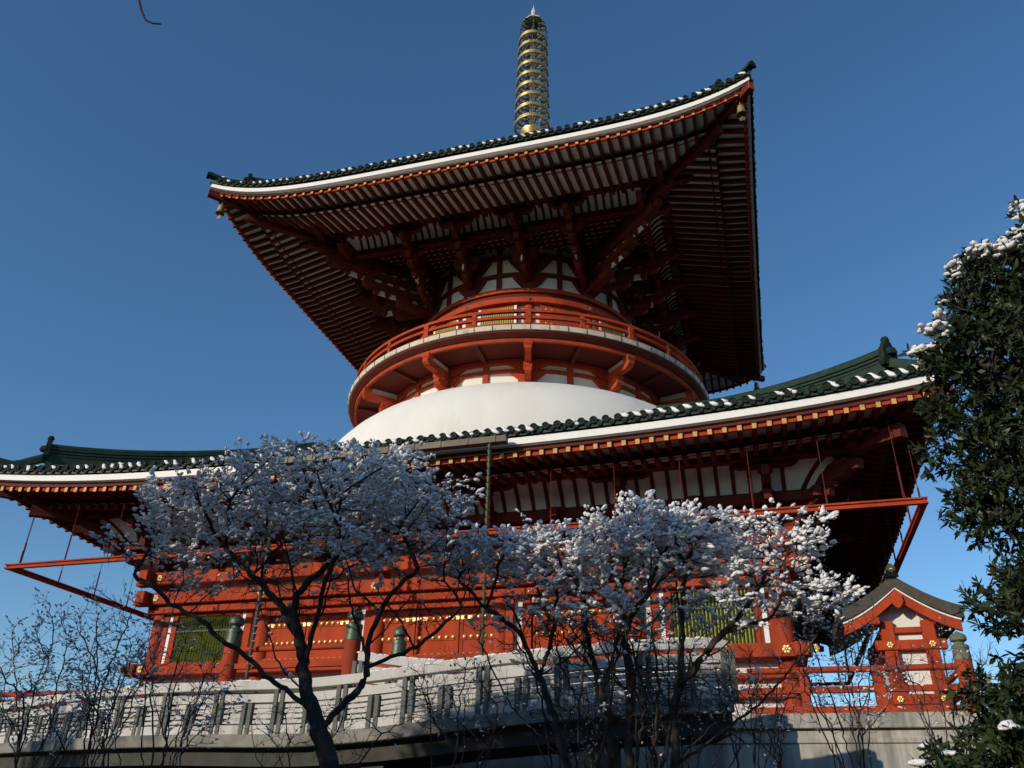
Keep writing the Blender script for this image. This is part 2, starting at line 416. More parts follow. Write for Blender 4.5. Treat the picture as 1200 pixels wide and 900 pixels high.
def roof_snow(R, roof, n_front, seed, sides=(0, 3, 1), tiles=.45):
    rg = np.random.default_rng(seed); P = []; S = []; D = []
    nt_ = int(round(2*R.w/tiles)); sp = 2*R.w/nt_
    for s in sides:
        T = SIDES[s]
        for i in range(nt_-1):
            v = -R.w+sp*(i+1)
            dens = .5+.5*math.sin(i*.35+seed)+.3*math.sin(i*1.3)
            if rg.random() > n_front*(.55+dens*.5): continue
            kk = rg.integers(2, 5); sg = rg.uniform(.5, 1.1); m0_ = R.edge(v)+.09
            if m0_ < abs(v)+.3: continue
            for q in range(kk):
                t = q/max(1, kk-1); vv = v-sp*.16+sp*.32*t+rg.uniform(-.02, .02); m = m0_-.10+.10*t
                P.append(T @ Vector((vv, -m, R.ztopsurf(v, R.edge(v))+.13-.17*t*sg+rg.uniform(-.01, .01)))); S.append(rg.uniform(.06, .09)*(1.12 if R.name == 'lower_roof' else 1)); D.append(T.to_3x3() @ Vector((1, -.3, -.8)))
            if rg.random() < .35:
                for q in range(3):
                    m = m0_-.3-q*.18; vv = v+rg.uniform(-.08, .08); P.append(T @ Vector((vv, -m, R.ztopsurf(vv, m)+.08))); S.append(rg.uniform(.08, .13)); D.append(T.to_3x3() @ Vector((rg.uniform(-.3, .3), -1, 0)))
    o = blobs_mesh('snow', np.array([tuple(p) for p in P]), np.array(S), np.array([tuple(d) for d in D]), SNOW, roof, True)
    return o

LR = Roof(20.3, 12.60, .85, 3.2, 12., .10, 2.1, .10, 17.3, .24, 9.5, 18.7, .12, 'lower_roof')
UR = Roof(16.0, 32.45, 1.45, 5.5, 9.5, .18, 2.4, .14, 10.8, .26, 1.6, 45.5, .32, 'upper_roof')
lroof = build_roof(LR, .52, .46); hip_ridges(LR, lroof, .66, 1.5, .4, .5)
uroof = build_roof(UR, .56, .45); hip_ridges(UR, uroof, .5, 1.6, .4)
roof_snow(LR, lroof, .9, 3, tiles=.46); roof_snow(UR, uroof, .8, 5)

# --- body of the lower storey
Zb = 3.5
W = 14.4
wall = MB(); wall.box(-W+.32, W-.32, -W+.32, W-.32, Zb, 13.3)
body = part(wall, 'body_wall', WHITE)
for T in SIDES:
    for i in range(5):
        x = -W+.35+(2*W-.7)*i/5
        m = MB(); m.lathe([(.36, Zb), (.36, 12.0), (.32, 12.1)], 20, (0, 0), T @ TR(x, -W+.35, 0)); part(m, 'column', RED, smooth=R_(40))
def hbeam(z0, z1, out, name='tie_beam', ext=0., lab=None):
    for k, T in enumerate(SIDES):
        m = MB(); m.box(-W-out-ext, W+out+ext, -W-out, -W-out+.45, z0, z1, T @ TR(0, 0, .006*(k % 2))); part(m, name, RED, bevel=.02)
hbeam(3.45, 3.92, .32, 'ground_sill'); hbeam(4.62, 4.9, .12); hbeam(5.3, 5.5, .1); hbeam(6.0, 6.5, .38, 'sill_beam', .15)
hbeam(8.82, 9.12, .16); hbeam(9.2, 9.75, .42, 'head_beam', .45); hbeam(10.12, 10.72, .45, 'tie_plate', .5); hbeam(11.62, 11.8, .1)
# gilt flower bosses on beam ends and over the columns
m = MB()
def flower(m, T, r=.17):
    for q in range(6):
        a = 2*PI*q/6; m.lathe([(0, .05), (r*.34, .035), (r*.4, 0)], 8, (0, 0), T @ TR(math.cos(a)*r*.62, 0, math.sin(a)*r*.62) @ Matrix.Rotation(PI/2, 4, 'X'))
    m.lathe([(0, .08), (r*.25, .06), (r*.33, 0)], 8, (0, 0), T @ Matrix.Rotation(PI/2, 4, 'X'))
for T in SIDES:
    for z, out in ((6.25, .38), (9.47, .42), (10.42, .45)):
        for i in range(6):
            x = -W+.35+(2*W-.7)*i/5
            for xx in ((x,) if 0 < i < 5 else (x, math.copysign(W+out+.25, x))): flower(m, T @ TR(xx, -W-out-.004, z))
part(m, 'gilt_flower_bosses', GOLDP)
# windows in the outer bays, doors in the middle bays
def window(T, xc, wd=3.0, z0=6.5, z1=8.82):
    y = -W+.26
    m = MB()
    m.box(xc-wd/2-.18, xc-wd/2, y-.12, y+.1, z0, z1, T); m.box(xc+wd/2, xc+wd/2+.18, y-.12, y+.1, z0, z1, T)
    m.box(xc-wd/2, xc+wd/2, y-.12, y+.1, z0, z0+.12, T); m.box(xc-wd/2, xc+wd/2, y-.12, y+.1, z1-.12, z1, T)
    f = part(m, 'window', RED)
    m = MB(); n = int(wd/.14)
    for i in range(n):
        x = xc-wd/2+wd*(i+.5)/n; c, s_ = .048, .062
        m.add([T @ Vector(p) for p in ((x-c, y+.02, z0+.1), (x, y-.075, z0+.1), (x+c, y+.02, z0+.1), (x-c, y+.02, z1-.1), (x, y-.075, z1-.1), (x+c, y+.02, z1-.1))], [(0, 1, 4, 3), (1, 2, 5, 4), (0, 3, 5, 2)])
    part(m, 'lattice', GREENL, parent=f)
    m = MB(); m.box(xc-wd/2, xc+wd/2, y+.03, y+.055, z0, z1, T); part(m, 'backing', DARK, parent=f)
    m = MB(); m.box(xc-wd/2+.01, xc+wd/2-.01, y-.082, y-.03, (z0+z1)/2+.32, (z0+z1)/2+.39, T); part(m, 'shadow_strip', POST, parent=f)  # dark strip standing in for a shadowed gap across the lattice
    m = MB()   # pale jamb strips beside the frame
    m.box(xc-wd/2-.5, xc-wd/2-.30, y-.05, y+.05, z0, z1, T); m.box(xc+wd/2+.30, xc+wd/2+.5, y-.05, y+.05, z0, z1, T); part(m, 'jamb_strip', FASC, parent=f)
    m = MB(); m.box(xc-wd/2-.30, xc-wd/2-.18, y-.08, y+.05, z0, z1, T); m.box(xc+wd/2+.18, xc+wd/2+.3, y-.08, y+.05, z0, z1, T)
    m.box(-.33+xc-wd/2-.5, xc-wd/2-.5, y-.10, y+.05, z0, z1, T); m.box(xc+wd/2+.5, xc+wd/2+.83, y-.10, y+.05, z0, z1, T); part(m, 'side_post', RED, parent=f)
def door(T, xc, wd=4.5, z0=6.02, z1=8.82, leaves=2):
    y = -W+.26
    m = MB()
    m.box(xc-wd/2-.38, xc-wd/2, y-.16, y+.1, z0, z1, T); m.box(xc+wd/2, xc+wd/2+.38, y-.16, y+.1, z0, z1, T); m.box(xc-wd/2, xc+wd/2, y-.16, y+.1, z1-.3, z1, T)
    f = part(m, 'door', RED)
    lw = wd/leaves
    for k in range(leaves):
        a = xc-wd/2+lw*k+.03; b = a+lw-.06
        m = MB(); m.box(a, b, y-.02, y+.06, z0, z1-.33, T)
        for zz in (.42, 1.15, 1.95): m.box(a, b, y-.055, y-.0201, z0+zz, z0+zz+.24, T)
        m.box(a, a+.12, y-.05, y-.0202, z0, z1-.33, T); m.box(b-.12, b, y-.05, y-.0202, z0, z1-.33, T)
        part(m, 'door_leaf', RED, parent=f)
        m = MB(); n = int(lw/.30)
        for zz in (.54, 1.27, 2.07):
            for i in range(n):
                x = a+.22+(b-a-.44)*i/(n-1)
                m.lathe([(.088, 0), (.075, .05), (.035, .085), (0, .09)], 10, (0, 0), T @ TR(x, y-.055, z0+zz) @ Matrix.Rotation(PI/2, 4, 'X'))
        for xx, dx in ((a, .5), (b-.5, .5)):
            m.box(xx+.02, xx+dx, y-.065, y-.0555, z0+2.00, z0+2.14, T)
        part(m, 'gilt_studs', GOLDP, parent=f)
for si, T in enumerate(SIDES):
    B_ = 5.62
    window(T, -11.45, 3.1); window(T, 11.45, 3.1)
    door(T, -6.25, 4.2); door(T, 6.25, 4.2); door(T, 0, 6.0, leaves=3)
# lower bracket sets, purlin, coving
def arm_poly(L, h):   # side view of a bracket arm with rounded underside ends
    return [(-L/2, h), (L/2, h), (L/2, h*.55), (L/2-h*.35, h*.22), (L/2-h*.8, 0), (-L/2+h*.8, 0), (-L/2+h*.35, h*.22), (-L/2, h*.55)]
def block(m, T, s=.5, h=.34):
    vs = []
    for z, k in ((0, .34), (h*.4, .5), (h, .5)):
        for a, b in ((-1, -1), (1, -1), (1, 1), (-1, 1)): vs.append(T @ Vector((a*k*s, b*k*s, z)))
    m.add(vs, [(3, 2, 1, 0), (8, 9, 10, 11)]+[(q*4+k, q*4+(k+1) % 4, q*4+4+(k+1) % 4, q*4+4+k) for q in range(2) for k in range(4)])
def bracket(T, r0, steps, z0, dz, cross, aw=.34, scale=1., tail=True, name='bracket_set', mt=None):
    """T: local +X out from the wall. steps: outward reach of each tier."""
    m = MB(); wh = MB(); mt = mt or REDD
    ah = .42; bh = dz-ah
    for k, r in enumerate(steps):
        z = z0+dz*k; L = r-r0+.35
        m.prism([(0, ah), (L, ah), (L, ah*.5), (L-.12, ah*.2), (L-.35, 0), (0, 0)], T @ TR(r0, 0, z), aw)
        block(m, T @ TR(r, 0, z+ah), .56, bh)
        if cross[k]:
            m.prism(arm_poly(cross[k], ah), T @ TR(r, 0, z+dz) @ RZ(PI/2), aw*.9)
            for q in (-1, 0, 1): block(m, T @ TR(r, q*(cross[k]/2-.2), z+dz+ah), .5, bh)
        # white infill between the tiers
        if k: 
            n_ = max(1, int((r-r0-.5)/.75))
            for q in range(n_):
                x = r0+.35+(r-r0-.6)*(q+.5)/n_; block(m, T @ TR(x, 0, z-bh), .36, bh)
            wh.box(r0, r-.5, -.04, .04, z-bh+.01, z-.01, T)
    if tail:
        r = steps[-1]; z = z0+dz*(len(steps)-1)+.1
        m.beam([T @ Vector((r0, 0, z+.75)), T @ Vector((r+.75, 0, z-.02))], .3, .36)
        m.beam([T @ Vector((r0, 0, z+.15)), T @ Vector((steps[-2]+.75, 0, z-.6))], .3, .36)
    o = part(m, name, mt)
    if wh.v: part(wh, 'plaster_infill', BOARD, parent=o)
    return o
for si, T in enumerate(SIDES):
    for i in range(6):
        x = -W+.35+(2*W-.7)*i/5
        bracket(T @ TR(x, 0, 0) @ RZ(-PI/2), W-.5, [15.0, 15.8, 16.9], 10.75, .62, [1.8, 3.0, 2.6])
    if True:
        bracket(T @ TR(W, -W, 0) @ RZ(-PI/4), -.3, [.9, 2.0, 3.5], 10.75, .62, [0, 0, 0], aw=.4)
def ring_beam(a, z, w, h, name, mt=None, ext=0.):
    for k, T in enumerate(SIDES):
        m = MB(); m.beam([T @ Vector((-a-ext, -a, z+.004*(k % 2))), T @ Vector((a+ext, -a, z+.004*(k % 2)))], w, h); part(m, name, mt or REDD)
def coving(a0, z0, a1, z1, name, pitch=.46, bulge=.22):
    """curved white coving with red ribs between two square ring beams"""
    m = MB(); r = MB(); K = 6; prof = []
    for q in range(K+1):
        t = q/K; prof.append((a0+(a1-a0)*t, z0+(z1-z0)*t-bulge*0+bulge*math.sin(PI*t)*.8))
    for T in SIDES:
        vs = []
        for a, z in prof: vs += [T @ Vector((-a, -a, z)), T @ Vector((a, -a, z))]
        m.add(vs, [(q*2, q*2+1, q*2+3, q*2+2) for q in range(K)])
        n = int(2*a0/pitch)
        for i in range(n+1):
            x = -a0+2*a0*i/n
            r.beam([T @ Vector((x*(a/a0 if abs(x) > a0*.95 else 1), -a-.02, z-.07)) for a, z in prof], .15, .09)
    o = part(m, name, BOARD); part(r, 'coving_ribs', REDD, parent=o)
ring_beam(17.2, 12.78, .42, .42, 'eave_purlin', ext=.6); ring_beam(15.85, 11.55, .34, .4, 'inner_tie_beam', ext=.5); ring_beam(15.0, 12.1, .30, .35, 'inner_tie_beam', ext=.4)
ring_beam(15.1, 11.15, .34, .36, 'bracket_tie'); ring_beam(14.75, 11.75, .3, .3, 'bracket_tie')
for T in SIDES:
    for i in range(5):
        x = -W+.35+(2*W-.7)*(i+.5)/5
        bracket(T @ TR(x, 0, 0) @ RZ(-PI/2), W-.5, [15.0, 15.8], 10.75, .62, [1.3, 2.2], name='middle_bracket')
coving(15.95, 11.85, 17.05, 12.95, 'lower_coving', .62)
def lattice(a, r_in, z, name, pitch=.42, circ=True):
    m = MB(); g = MB()
    if circ:
        n = 64; vs = []
        for i in range(n):
            t = 2*PI*i/n; d = Vector((math.sin(t), -math.cos(t), 0)); q = a/max(abs(d.x), abs(d.y)); vs += [d*r_in+Vector((0, 0, z+.09)), d*q+Vector((0, 0, z+.09))]
        m.add(vs, [(2*i, 2*i+1, (2*i+3) % (2*n), (2*i+2) % (2*n)) for i in range(n)])
    n = int(2*a/pitch)
    for i in range(n+1):
        x = -a+2*a*i/n
        for k in (0, 1):
            segs = [(-a, a)]
            if abs(x) < r_in:
                h = math.sqrt(r_in**2-x*x); segs = [(-a, -h), (h, a)]
            for s0, s1 in segs:
                if k == 0: g.box(x-.085, x+.085, s0, s1, z-.06, z+.085)
                else: g.box(s0, s1, x-.085, x+.085, z-.055, z+.084)
    o = part(m, name, BOARD); part(g, 'ceiling_grid', REDD, parent=o)
lower_ceil = MB(); 
for T in SIDES: lower_ceil.box(-15.0, 15.0, -15.0, -14.0, 12.5, 12.54, T @ TR(0, 0, 0 if T in SIDES[::2] else .005))
part(lower_ceil, 'eave_ceiling', BOARD)

# --- dome
m = MB(); prof = [(9.0, 22.12), (9.6, 21.9), (10.2, 21.6), (10.9, 21.22), (11.5, 20.8), (12.05, 20.3), (12.55, 19.7), (12.95, 19.0), (13.25, 18.1), (13.4, 17.2), (13.45, 16), (13.45, 14)]
vs = []; n = 128
for i in range(n):
    a = 2*PI*i/n
    for r, z in prof: vs.append((r*math.sin(a), -r*math.cos(a), z))
k = len(prof); m.add(vs, [(i*k+q, i*k+q+1, ((i+1) % n)*k+q+1, ((i+1) % n)*k+q) for i in range(n) for q in range(k-1)])
m.add([(9.0*math.sin(2*PI*i/n), -9.0*math.cos(2*PI*i/n), 22.12) for i in range(n)], [tuple(range(n))])
part(m, 'white_dome', WHITE, smooth=True)
# --- wall under the balcony, with bracket patterns
def cyl_arm(m, R, ang, L, z, h, out, flip=False):
    """bracket arm hugging a round wall: wide at the top, short below, rounded"""
    K = 14; ang0 = ang-L/2/R; vs = []
    for i in range(K+1):
        t = -1+2*i/K; a = ang+t*L/2/R
        zb_ = z+h*(max(0, (abs(t)-.30)/.70)**1.5)*.92
        for r, zz in ((R, zb_), (R+out, zb_), (R+out, z+h), (R, z+h)): vs.append((r*math.sin(a), -r*math.cos(a), zz))
    m.add(vs, [(i*4+q, (i+1)*4+q, (i+1)*4+(q+1) % 4, i*4+(q+1) % 4) for i in range(K) for q in range(4)]+[(0, 1, 2, 3), tuple(K*4+q for q in (3, 2, 1, 0))])
def cyl_post(m, R, ang, w, z0, z1, out):
    T = RZ(ang) @ TR(0, -R, 0); m.box(-w/2, w/2, -out, .15, z0, z1, T)
m = MB(); m.ring([(8.9, 21.8), (9.1, 21.8), (9.1, 24.1), (8.9, 24.1)], 96)
part(m, 'balcony_wall', WHITE, smooth=R_(30))
BR = [R_(15+30*k) for k in range(12)]; ST = [R_(30*k) for k in range(12)]
m = MB(); m.ring([(9.1, 22.78), (9.25, 22.78), (9.25, 22.98), (9.1, 22.98)], 96)
m.ring([(9.1, 23.3), (9.3, 23.3), (9.3, 23.6), (9.1, 23.6)], 96)
for a in ST: cyl_post(m, 9.1, a, .32, 22.0, 23.5, .16)
for a in BR: cyl_arm(m, 9.1, a, 2.0, 22.25, .55, .2); cyl_arm(m, 9.1, a, 2.3, 22.98, .34, .2); cyl_post(m, 9.1, a, 1.1, 21.9, 22.25, .3); cyl_post(m, 9.1, a, .42, 22.0, 23.5, .2)
part(m, 'balcony_wall_timbers', RED, smooth=R_(30))
for a in BR:
    T = RZ(a-PI/2); m = MB(); wh = MB()
    for k, (r, z) in enumerate(((10.05, 22.1), (11.2, 22.82))):
        m.prism([(0, .40), (r-9.0+.25, .40), (r-9.0+.25, .2), (r-9.0+.1, .06), (r-9.0-.12, 0), (0, 0)], T @ TR(9.0, 0, z), .36)
        block(m, T @ TR(r, 0, z+.40), .5, .32)
        if k: block(m, T @ TR(9.65, 0, z-.31), .36, .3)
    wh.box(9.2, 9.9, -.05, .05, 22.52, 22.81, T); wh.box(9.2, 11.0, -.05, .05, 23.23, 23.6, T)
    o = part(m, 'balcony_bracket', RED); part(wh, 'plaster_infill', WHITE, parent=o)
for a in ST:
    m = MB(); T = RZ(a-PI/2); m.prism([(0, .3), (2.1, .3), (2.1, .14), (0, 0)], T @ TR(9.2, 0, 23.36), .22); part(m, 'balcony_joist', REDD)
m = MB(); m.ring([(11.22, 23.46), (11.38, 23.46), (11.38, 23.672), (11.22, 23.672)], 96); part(m, 'balcony_ring_beam', RED, smooth=R_(30))
m = MB(); m.ring([(9.0, 23.66), (11.45, 23.68), (11.72, 23.86), (11.74, 23.96), (9.0, 23.96)], 128); part(m, 'balcony_soffit', REDD, smooth=R_(30))
m = MB(); m.ring([(7.0, 23.97), (11.82, 23.97), (11.85, 24.24), (11.8, 24.28), (7.0, 24.28)], 128)
deck = part(m, 'balcony_deck', STONEW, smooth=R_(30)); deck['label'] = 'pale stone balcony rim'
m = MB()
for i in range(72):
    T = RZ(2*PI*i/72+.01); m.box(-.012, .012, -11.862, -11.80, 23.98, 24.27, T)
part(m, 'deck_joints', DARK, parent=deck)
RL = 11.45
for nm, z0, z1, dr in (('top_rail', 25.27, 25.44, .10), ('middle_rail', 24.86, 25.03, .08), ('bottom_rail', 24.285, 24.56, .08)):
    m = MB(); m.ring([(RL-dr, z0), (RL+dr, z0), (RL+dr, z1), (RL-dr, z1)], 128); part(m, nm, RED, smooth=R_(30))
for k in range(24):
    a = R_(15*k); m = MB(); T = RZ(a) @ TR(0, -RL, 0)
    m.box(-.15, .15, -.13, .13, 24.5, 25.28, T) if k % 2 else m.box(-.12, .12, -.11, .11, 24.5, 25.28, T)
    m.box(-.17, .17, -.15, .15, 25.0, 25.06, T)
    p = part(m, 'rail_post', RED, bevel=.01)
    m = MB()
    for z in (24.4, 24.93): m.lathe([(.055, 0), (.04, .04), (0, .05)], 8, (0, 0), T @ TR(0, -.125, z) @ Matrix.Rotation(PI/2, 4, 'X'))
    part(m, 'rail_stud', BRONZE, parent=p)
# --- drum
m = MB(); m.ring([(7.0, 24.2), (7.25, 24.2), (7.25, 33.2), (7.0, 33.2)], 96); part(m, 'drum_wall', WHITE, smooth=R_(30))
m = MB()
for z0, z1, o_ in ((24.28, 24.75, .35), (30.74, 30.98, .18), (32.1, 32.45, .18)): m.ring([(7.2, z0), (7.25+o_, z0), (7.25+o_, z1), (7.2, z1)], 96)
for a in ST: cyl_post(m, 7.25, a, .30, 29.7, 33.0, .16)
for a in BR:
    cyl_arm(m, 7.25, a, 2.1, 29.85, .90, .2); cyl_arm(m, 7.25, a, 2.7, 31.0, 1.1, .2)
    cyl_post(m, 7.25, a, .8, 29.73, 29.9, .3); cyl_post(m, 7.25, a, .34, 29.8, 33.0, .24)
part(m, 'drum_timbers', REDD, smooth=R_(30))
m = MB(); m.ring([(7.2, 28.9), (7.36, 28.9), (7.36, 29.45), (7.2, 29.45)], 96); part(m, 'drum_shade_band', REDD, smooth=R_(30))  # dark filler ring, shade under the ring beam put into its colour
for z0, z1, r1 in ((29.44, 29.72, 7.52), (28.55, 28.92, 7.72)):
    m = MB(); m.ring([(7.2, z0), (r1, z0), (r1, z1), (7.2, z1)], 128); rb = part(m, 'drum_ring_beam', RED, smooth=R_(30))
    m = MB()
    for a in BR: m.lathe([(.12, 0), (.10, .04), (.04, .06), (.04, .1), (0, .11)], 10, (0, 0), RZ(a) @ TR(0, -r1, (z0+z1)/2) @ Matrix.Rotation(PI/2, 4, 'X'))
    part(m, 'bronze_boss', BRONZE, parent=rb)
for a in BR:
    m = MB(); m.lathe([(.34, 24.3), (.34, 29.0)], 14, (0, 0), RZ(a) @ TR(0, -7.18, 0)); part(m, 'drum_column', RED, smooth=R_(40))
for i, a in enumerate(ST):   # between columns: door or green lattice windows alternately
    T = RZ(a)
    m = MB(); m.box(-1.25, 1.25, -7.42, -7.0, 24.8, 28.5, T); f = part(m, 'drum_window', RED)
    m = MB()
    if i % 3 != 1:
        for k in range(14):
            x = -1.0+2.0*(k+.5)/14; m.box(x-.045, x+.045, -7.47, -7.421, 25.1, 28.3, T)
        part(m, 'lattice', GREENL, parent=f)
        m = MB(); m.box(-1.22, -1.06, -7.46, -7.421, 24.9, 28.4, T); m.box(1.06, 1.22, -7.46, -7.421, 24.9, 28.4, T); part(m, 'jamb_strip', FASC, parent=f)
    else:
        for k in range(6):
            for zz in (26.0, 27.2, 28.2): m.lathe([(.08, 0), (.04, .07), (0, .08)], 8, (0, 0), T @ TR(-.9+.36*k, -7.42, zz) @ Matrix.Rotation(PI/2, 4, 'X'))
        part(m, 'gilt_studs', GOLDP, parent=f)
# upper bracket sets
stp = [8.55, 9.45, 10.6]
for T in SIDES:
    for sgn in (-1, 1):
        x = sgn*7.25*math.sin(R_(15)); r0 = 7.0*math.cos(R_(15))
        bracket(T @ TR(x, 0, 0) @ RZ(-PI/2), r0, [8.2, 9.4, 10.6], 30.2, .84, [1.5, 1.9, 2.2])
        x = sgn*7.25*math.sin(R_(45)); r0 = 7.0*math.cos(R_(45))
        bracket(T @ TR(x, 0, 0) @ RZ(-PI/2), r0, [7.6, 9.4, 10.6], 30.2, .84, [0, 1.5, 2.0])
    bracket(T @ RZ(-PI/4), 6.9, [9.6, 12.0, 14.1, 15.3], 29.95, .78, [0, 0, 0, 0], aw=.52)
for T in SIDES:
    for x in (0., -3.3, 3.3, -6.6, 6.6):
        m = MB(); Tm = T @ TR(x, -9.4, 32.90)
        m.prism(arm_poly(1.5, .3), Tm, .26)
        for q in (-.55, 0, .55): block(m, Tm @ TR(q, 0, .3), .34, .2)
        part(m, 'strut_block', REDD)
    for sgn in (-1, 1):   # projecting noses of the crossing tie beams
        m = MB(); m.prism([(0, .5), (1.5, .5), (1.75, .36), (1.6, .12), (1.25, 0), (0, 0)], T @ TR(sgn*9.4, -9.4, 32.1) @ RZ(0 if sgn > 0 else PI), .36); part(m, 'beam_nose', REDD)
        m = MB(); m.prism([(0, .5), (1.6, .5), (1.9, .36), (1.7, .12), (1.3, 0), (0, 0)], T @ TR(sgn*10.7, -10.7, 32.95) @ RZ(0 if sgn > 0 else PI), .4); part(m, 'beam_nose', REDD)
ring_beam(10.7, 33.32, .44, .46, 'eave_purlin', ext=1.2); ring_beam(9.4, 32.45, .38, .44, 'inner_tie_beam', ext=1.3)
coving(9.5, 32.86, 10.5, 33.5, 'upper_coving', .46, .25)
lattice(9.3, 7.2, 33.0, 'lattice_ceiling', .43)
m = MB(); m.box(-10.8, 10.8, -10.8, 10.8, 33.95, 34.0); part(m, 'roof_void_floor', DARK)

# --- spire
m = MB(); m.box(-1.3, 1.3, -1.3, 1.3, 44.6, 47.2); m.box(-1.6, 1.6, -1.6, 1.6, 47.2, 47.5); m.box(-1.0, 1.0, -1.0, 1.0, 47.5, 47.9)
spire = part(m, 'spire', GOLD, bevel=.04); spire['label'] = 'gilt ringed metal spire'
m = MB(); m.lathe([(1.0, 47.9), (1.15, 48.3), (.95, 48.9), (.5, 49.4), (.62, 49.7), (.95, 50.1), (1.0, 50.3), (.4, 50.35)], 24); part(m, 'inverted_bowl', GOLD, smooth=R_(50), parent=spire)
m = MB(); pr = [(.2, 50.3)]
for k in range(9):
    z = 51.0+1.27*k; pr += [(.15, z-.36), (.27, z-.2), (.33, z), (.27, z+.2), (.15, z+.36)]
pr += [(.16, 62.4), (.12, 64.6)]
m.lathe(pr, 16); part(m, 'shaft', GOLD, smooth=R_(50), parent=spire)
for k in range(9):
    z = 51.0+1.27*k; r = 1.46-.025*k; m = MB()
    m.ring([(r-.14, z-.10), (r, z-.14), (r+.02, z+.16), (r-.10, z+.12)], 40); mc_ = MB()
    for q in range(8):
        T = RZ(2*PI*q/8+.2)
        m.box(-.04, .04, -r+.05, -.3, z-.06, z+.04, T)
        mc_.tube([T @ Vector((.28*math.sin(u*PI)*(1 if q % 2 else -1), -.35-(r-.45)*u, z-.3*math.sin(u*2*PI))) for u in [i/6 for i in range(7)]], .045, 5)
        mc_.lathe([(.0, .0), (.04, -.02), (.07, -.16), (.0, -.16)], 6, (0, 0), T @ TR(0, -r+.02, z-.16))
    part(m, 'spire_ring', GOLD, smooth=R_(50), parent=spire); part(mc_, 'ring_scrolls', BRONZE, smooth=R_(50), parent=spire)
m = MB()
for q in range(8):   # scrolled finial fins
    T = RZ(2*PI*q/8+.3)
    def S_(pts, r=.07): m.tube([T @ Vector((0, -x, z)) for x, z in pts], r, 6)
    for zc, rc in ((61.9, .34), (62.6, .30), (63.2, .24)):
        S_([(.9+rc*math.cos(t), zc+rc*math.sin(t)) for t in [-.6+i*5.2/10 for i in range(11)]])
    S_([(.15, 61.5), (.5, 61.6), (1.05, 61.75)]); S_([(.15, 62.6), (.5, 62.4)], .06); S_([(.15, 63.4), (.6, 63.2)], .06)
m.lathe([(.1, 61.6), (.34, 61.9), (.3, 62.2), (.1, 62.4)], 12)
part(m, 'scroll_finial', BRONZE, smooth=R_(50), parent=spire)
m = MB(); m.lathe([(1.05, 63.5), (.98, 63.7), (.6, 64.1), (.3, 64.5), (.16, 64.8), (.24, 65.1), (.2, 65.35), (.07, 65.7), (.0, 66.3)], 8); m.lathe([(.0, 63.6), (1.0, 63.48), (1.03, 63.54), (.0, 63.7)], 8)
part(m, 'spire_canopy', STONEW, parent=spire)

# ------------------------------------------------------------------ things hanging from the roofs
def wind_bell(x, y, z, label, s=1.):
    t = empty('wind_bell', label, 'bell', (x, y, z-1.0*s), 'wind bells under the roof corners')
    m = MB(); m.lathe([(.03, .98*s), (.03, .75*s), (.10*s, .74*s), (.16*s, .70*s), (.19*s, .55*s), (.21*s, .3*s), (.27*s, .1*s), (.25*s, .1*s), (.15*s, .6*s)], 14); m.build('bell_body', GOLD, t, smooth=R_(50))
    m = MB(); m.tube([(0, 0, .5*s), (0, 0, -.05*s)], .015, 5); m.build('clapper_rod', BRONZE, t)
    m = MB(); m.prism([(-.12*s, -.3*s), (.12*s, -.3*s), (.16*s, -.12*s), (0, -.03*s), (-.16*s, -.12*s)], Matrix.Identity(4), .03); m.build('wind_plate', BRONZE, t)
zc = UR.zf(15.5, 15.5)-.28
wind_bell(15.3, -15.3, zc, "gilt wind bell under the upper roof's near right corner")
wind_bell(-15.3, -15.3, zc, "gilt wind bell under the upper roof's left corner against the sky")
wind_bell(15.3, 15.3, zc, "dark wind bell under the upper roof's far right corner, above the lower roof")
wind_bell(-15.3, 15.3, zc, "wind bell under the upper roof's hidden rear corner")
# gutter over the entrance (part of the pagoda) and two rain chains
m = MB(); m.box(-4.9, 4.75, -20.62, -20.34, 13.05, 13.09); m.box(-4.9, 4.75, -20.64, -20.60, 13.05, 13.3); m.box(-4.9, 4.75, -20.36, -20.32, 13.05, 13.3); m.box(-4.93, -4.9, -20.64, -20.32, 13.05, 13.3); m.box(4.75, 4.78, -20.64, -20.32, 13.05, 13.3)
for i in range(9): m.box(-4.5+i*1.1, -4.42+i*1.1, -20.67, -20.64, 13.04, 13.31)
part(m, 'gutter', BROWNM)
for x, lab in ((4.1, 'long bronze rain chain hanging from the right end of the brown gutter'), (-4.75, 'dark chain between the left green window and the first studded door')):
    t = empty('rain_chain', lab, 'rain chain', (x, -20.48, 4.2), 'rain chains on the gutter')
    m = MB(); z = 0.
    while z < 8.75:
        m.lathe([(.045, z), (.055, z+.05), (.10, z+.22), (.07, z+.22), (.03, z+.08)], 8); z += .27
    m.tube([(0, 0, 0), (0, 0, 8.8)], .015, 5); m.build('chain_cups', BRONZE, t, smooth=R_(50))
# square red frame hung from the lower eave
t = empty('hanging_frame', 'thin red square metal frame hung on rods below the lower eave', 'hanging frame', (0, 0, 10.0))
A = 18.93
for k, T in enumerate(SIDES):
    m = MB(); m.box(-A-.1, A+.1, -A-.09, -A+.09, .0+.001*k, .07+.001*k, T); m.box(-A-.06, A+.06, -A-.03, -A+.03, .07, .16, T); m.box(-A-.1, A+.1, -A-.10, -A+.10, .16+.001*k, .22+.001*k, T)
    m.build('frame_bar', RED, t)
    for i in range(16):
        x = -A+.6+(2*A-1.2)*i/15; m = MB(); ztop = LR.zf(x, 18.93)-10.0+.05
        m.tube([T @ Vector((x, -A, .2)), T @ Vector((x, -A, ztop))], .015, 5); m.tube([T @ Vector((x, -A, .2)), T @ Vector((x, -A, .8+.6*(i % 2)))], .035, 5); m.build('hanger_rod', REDD, t)

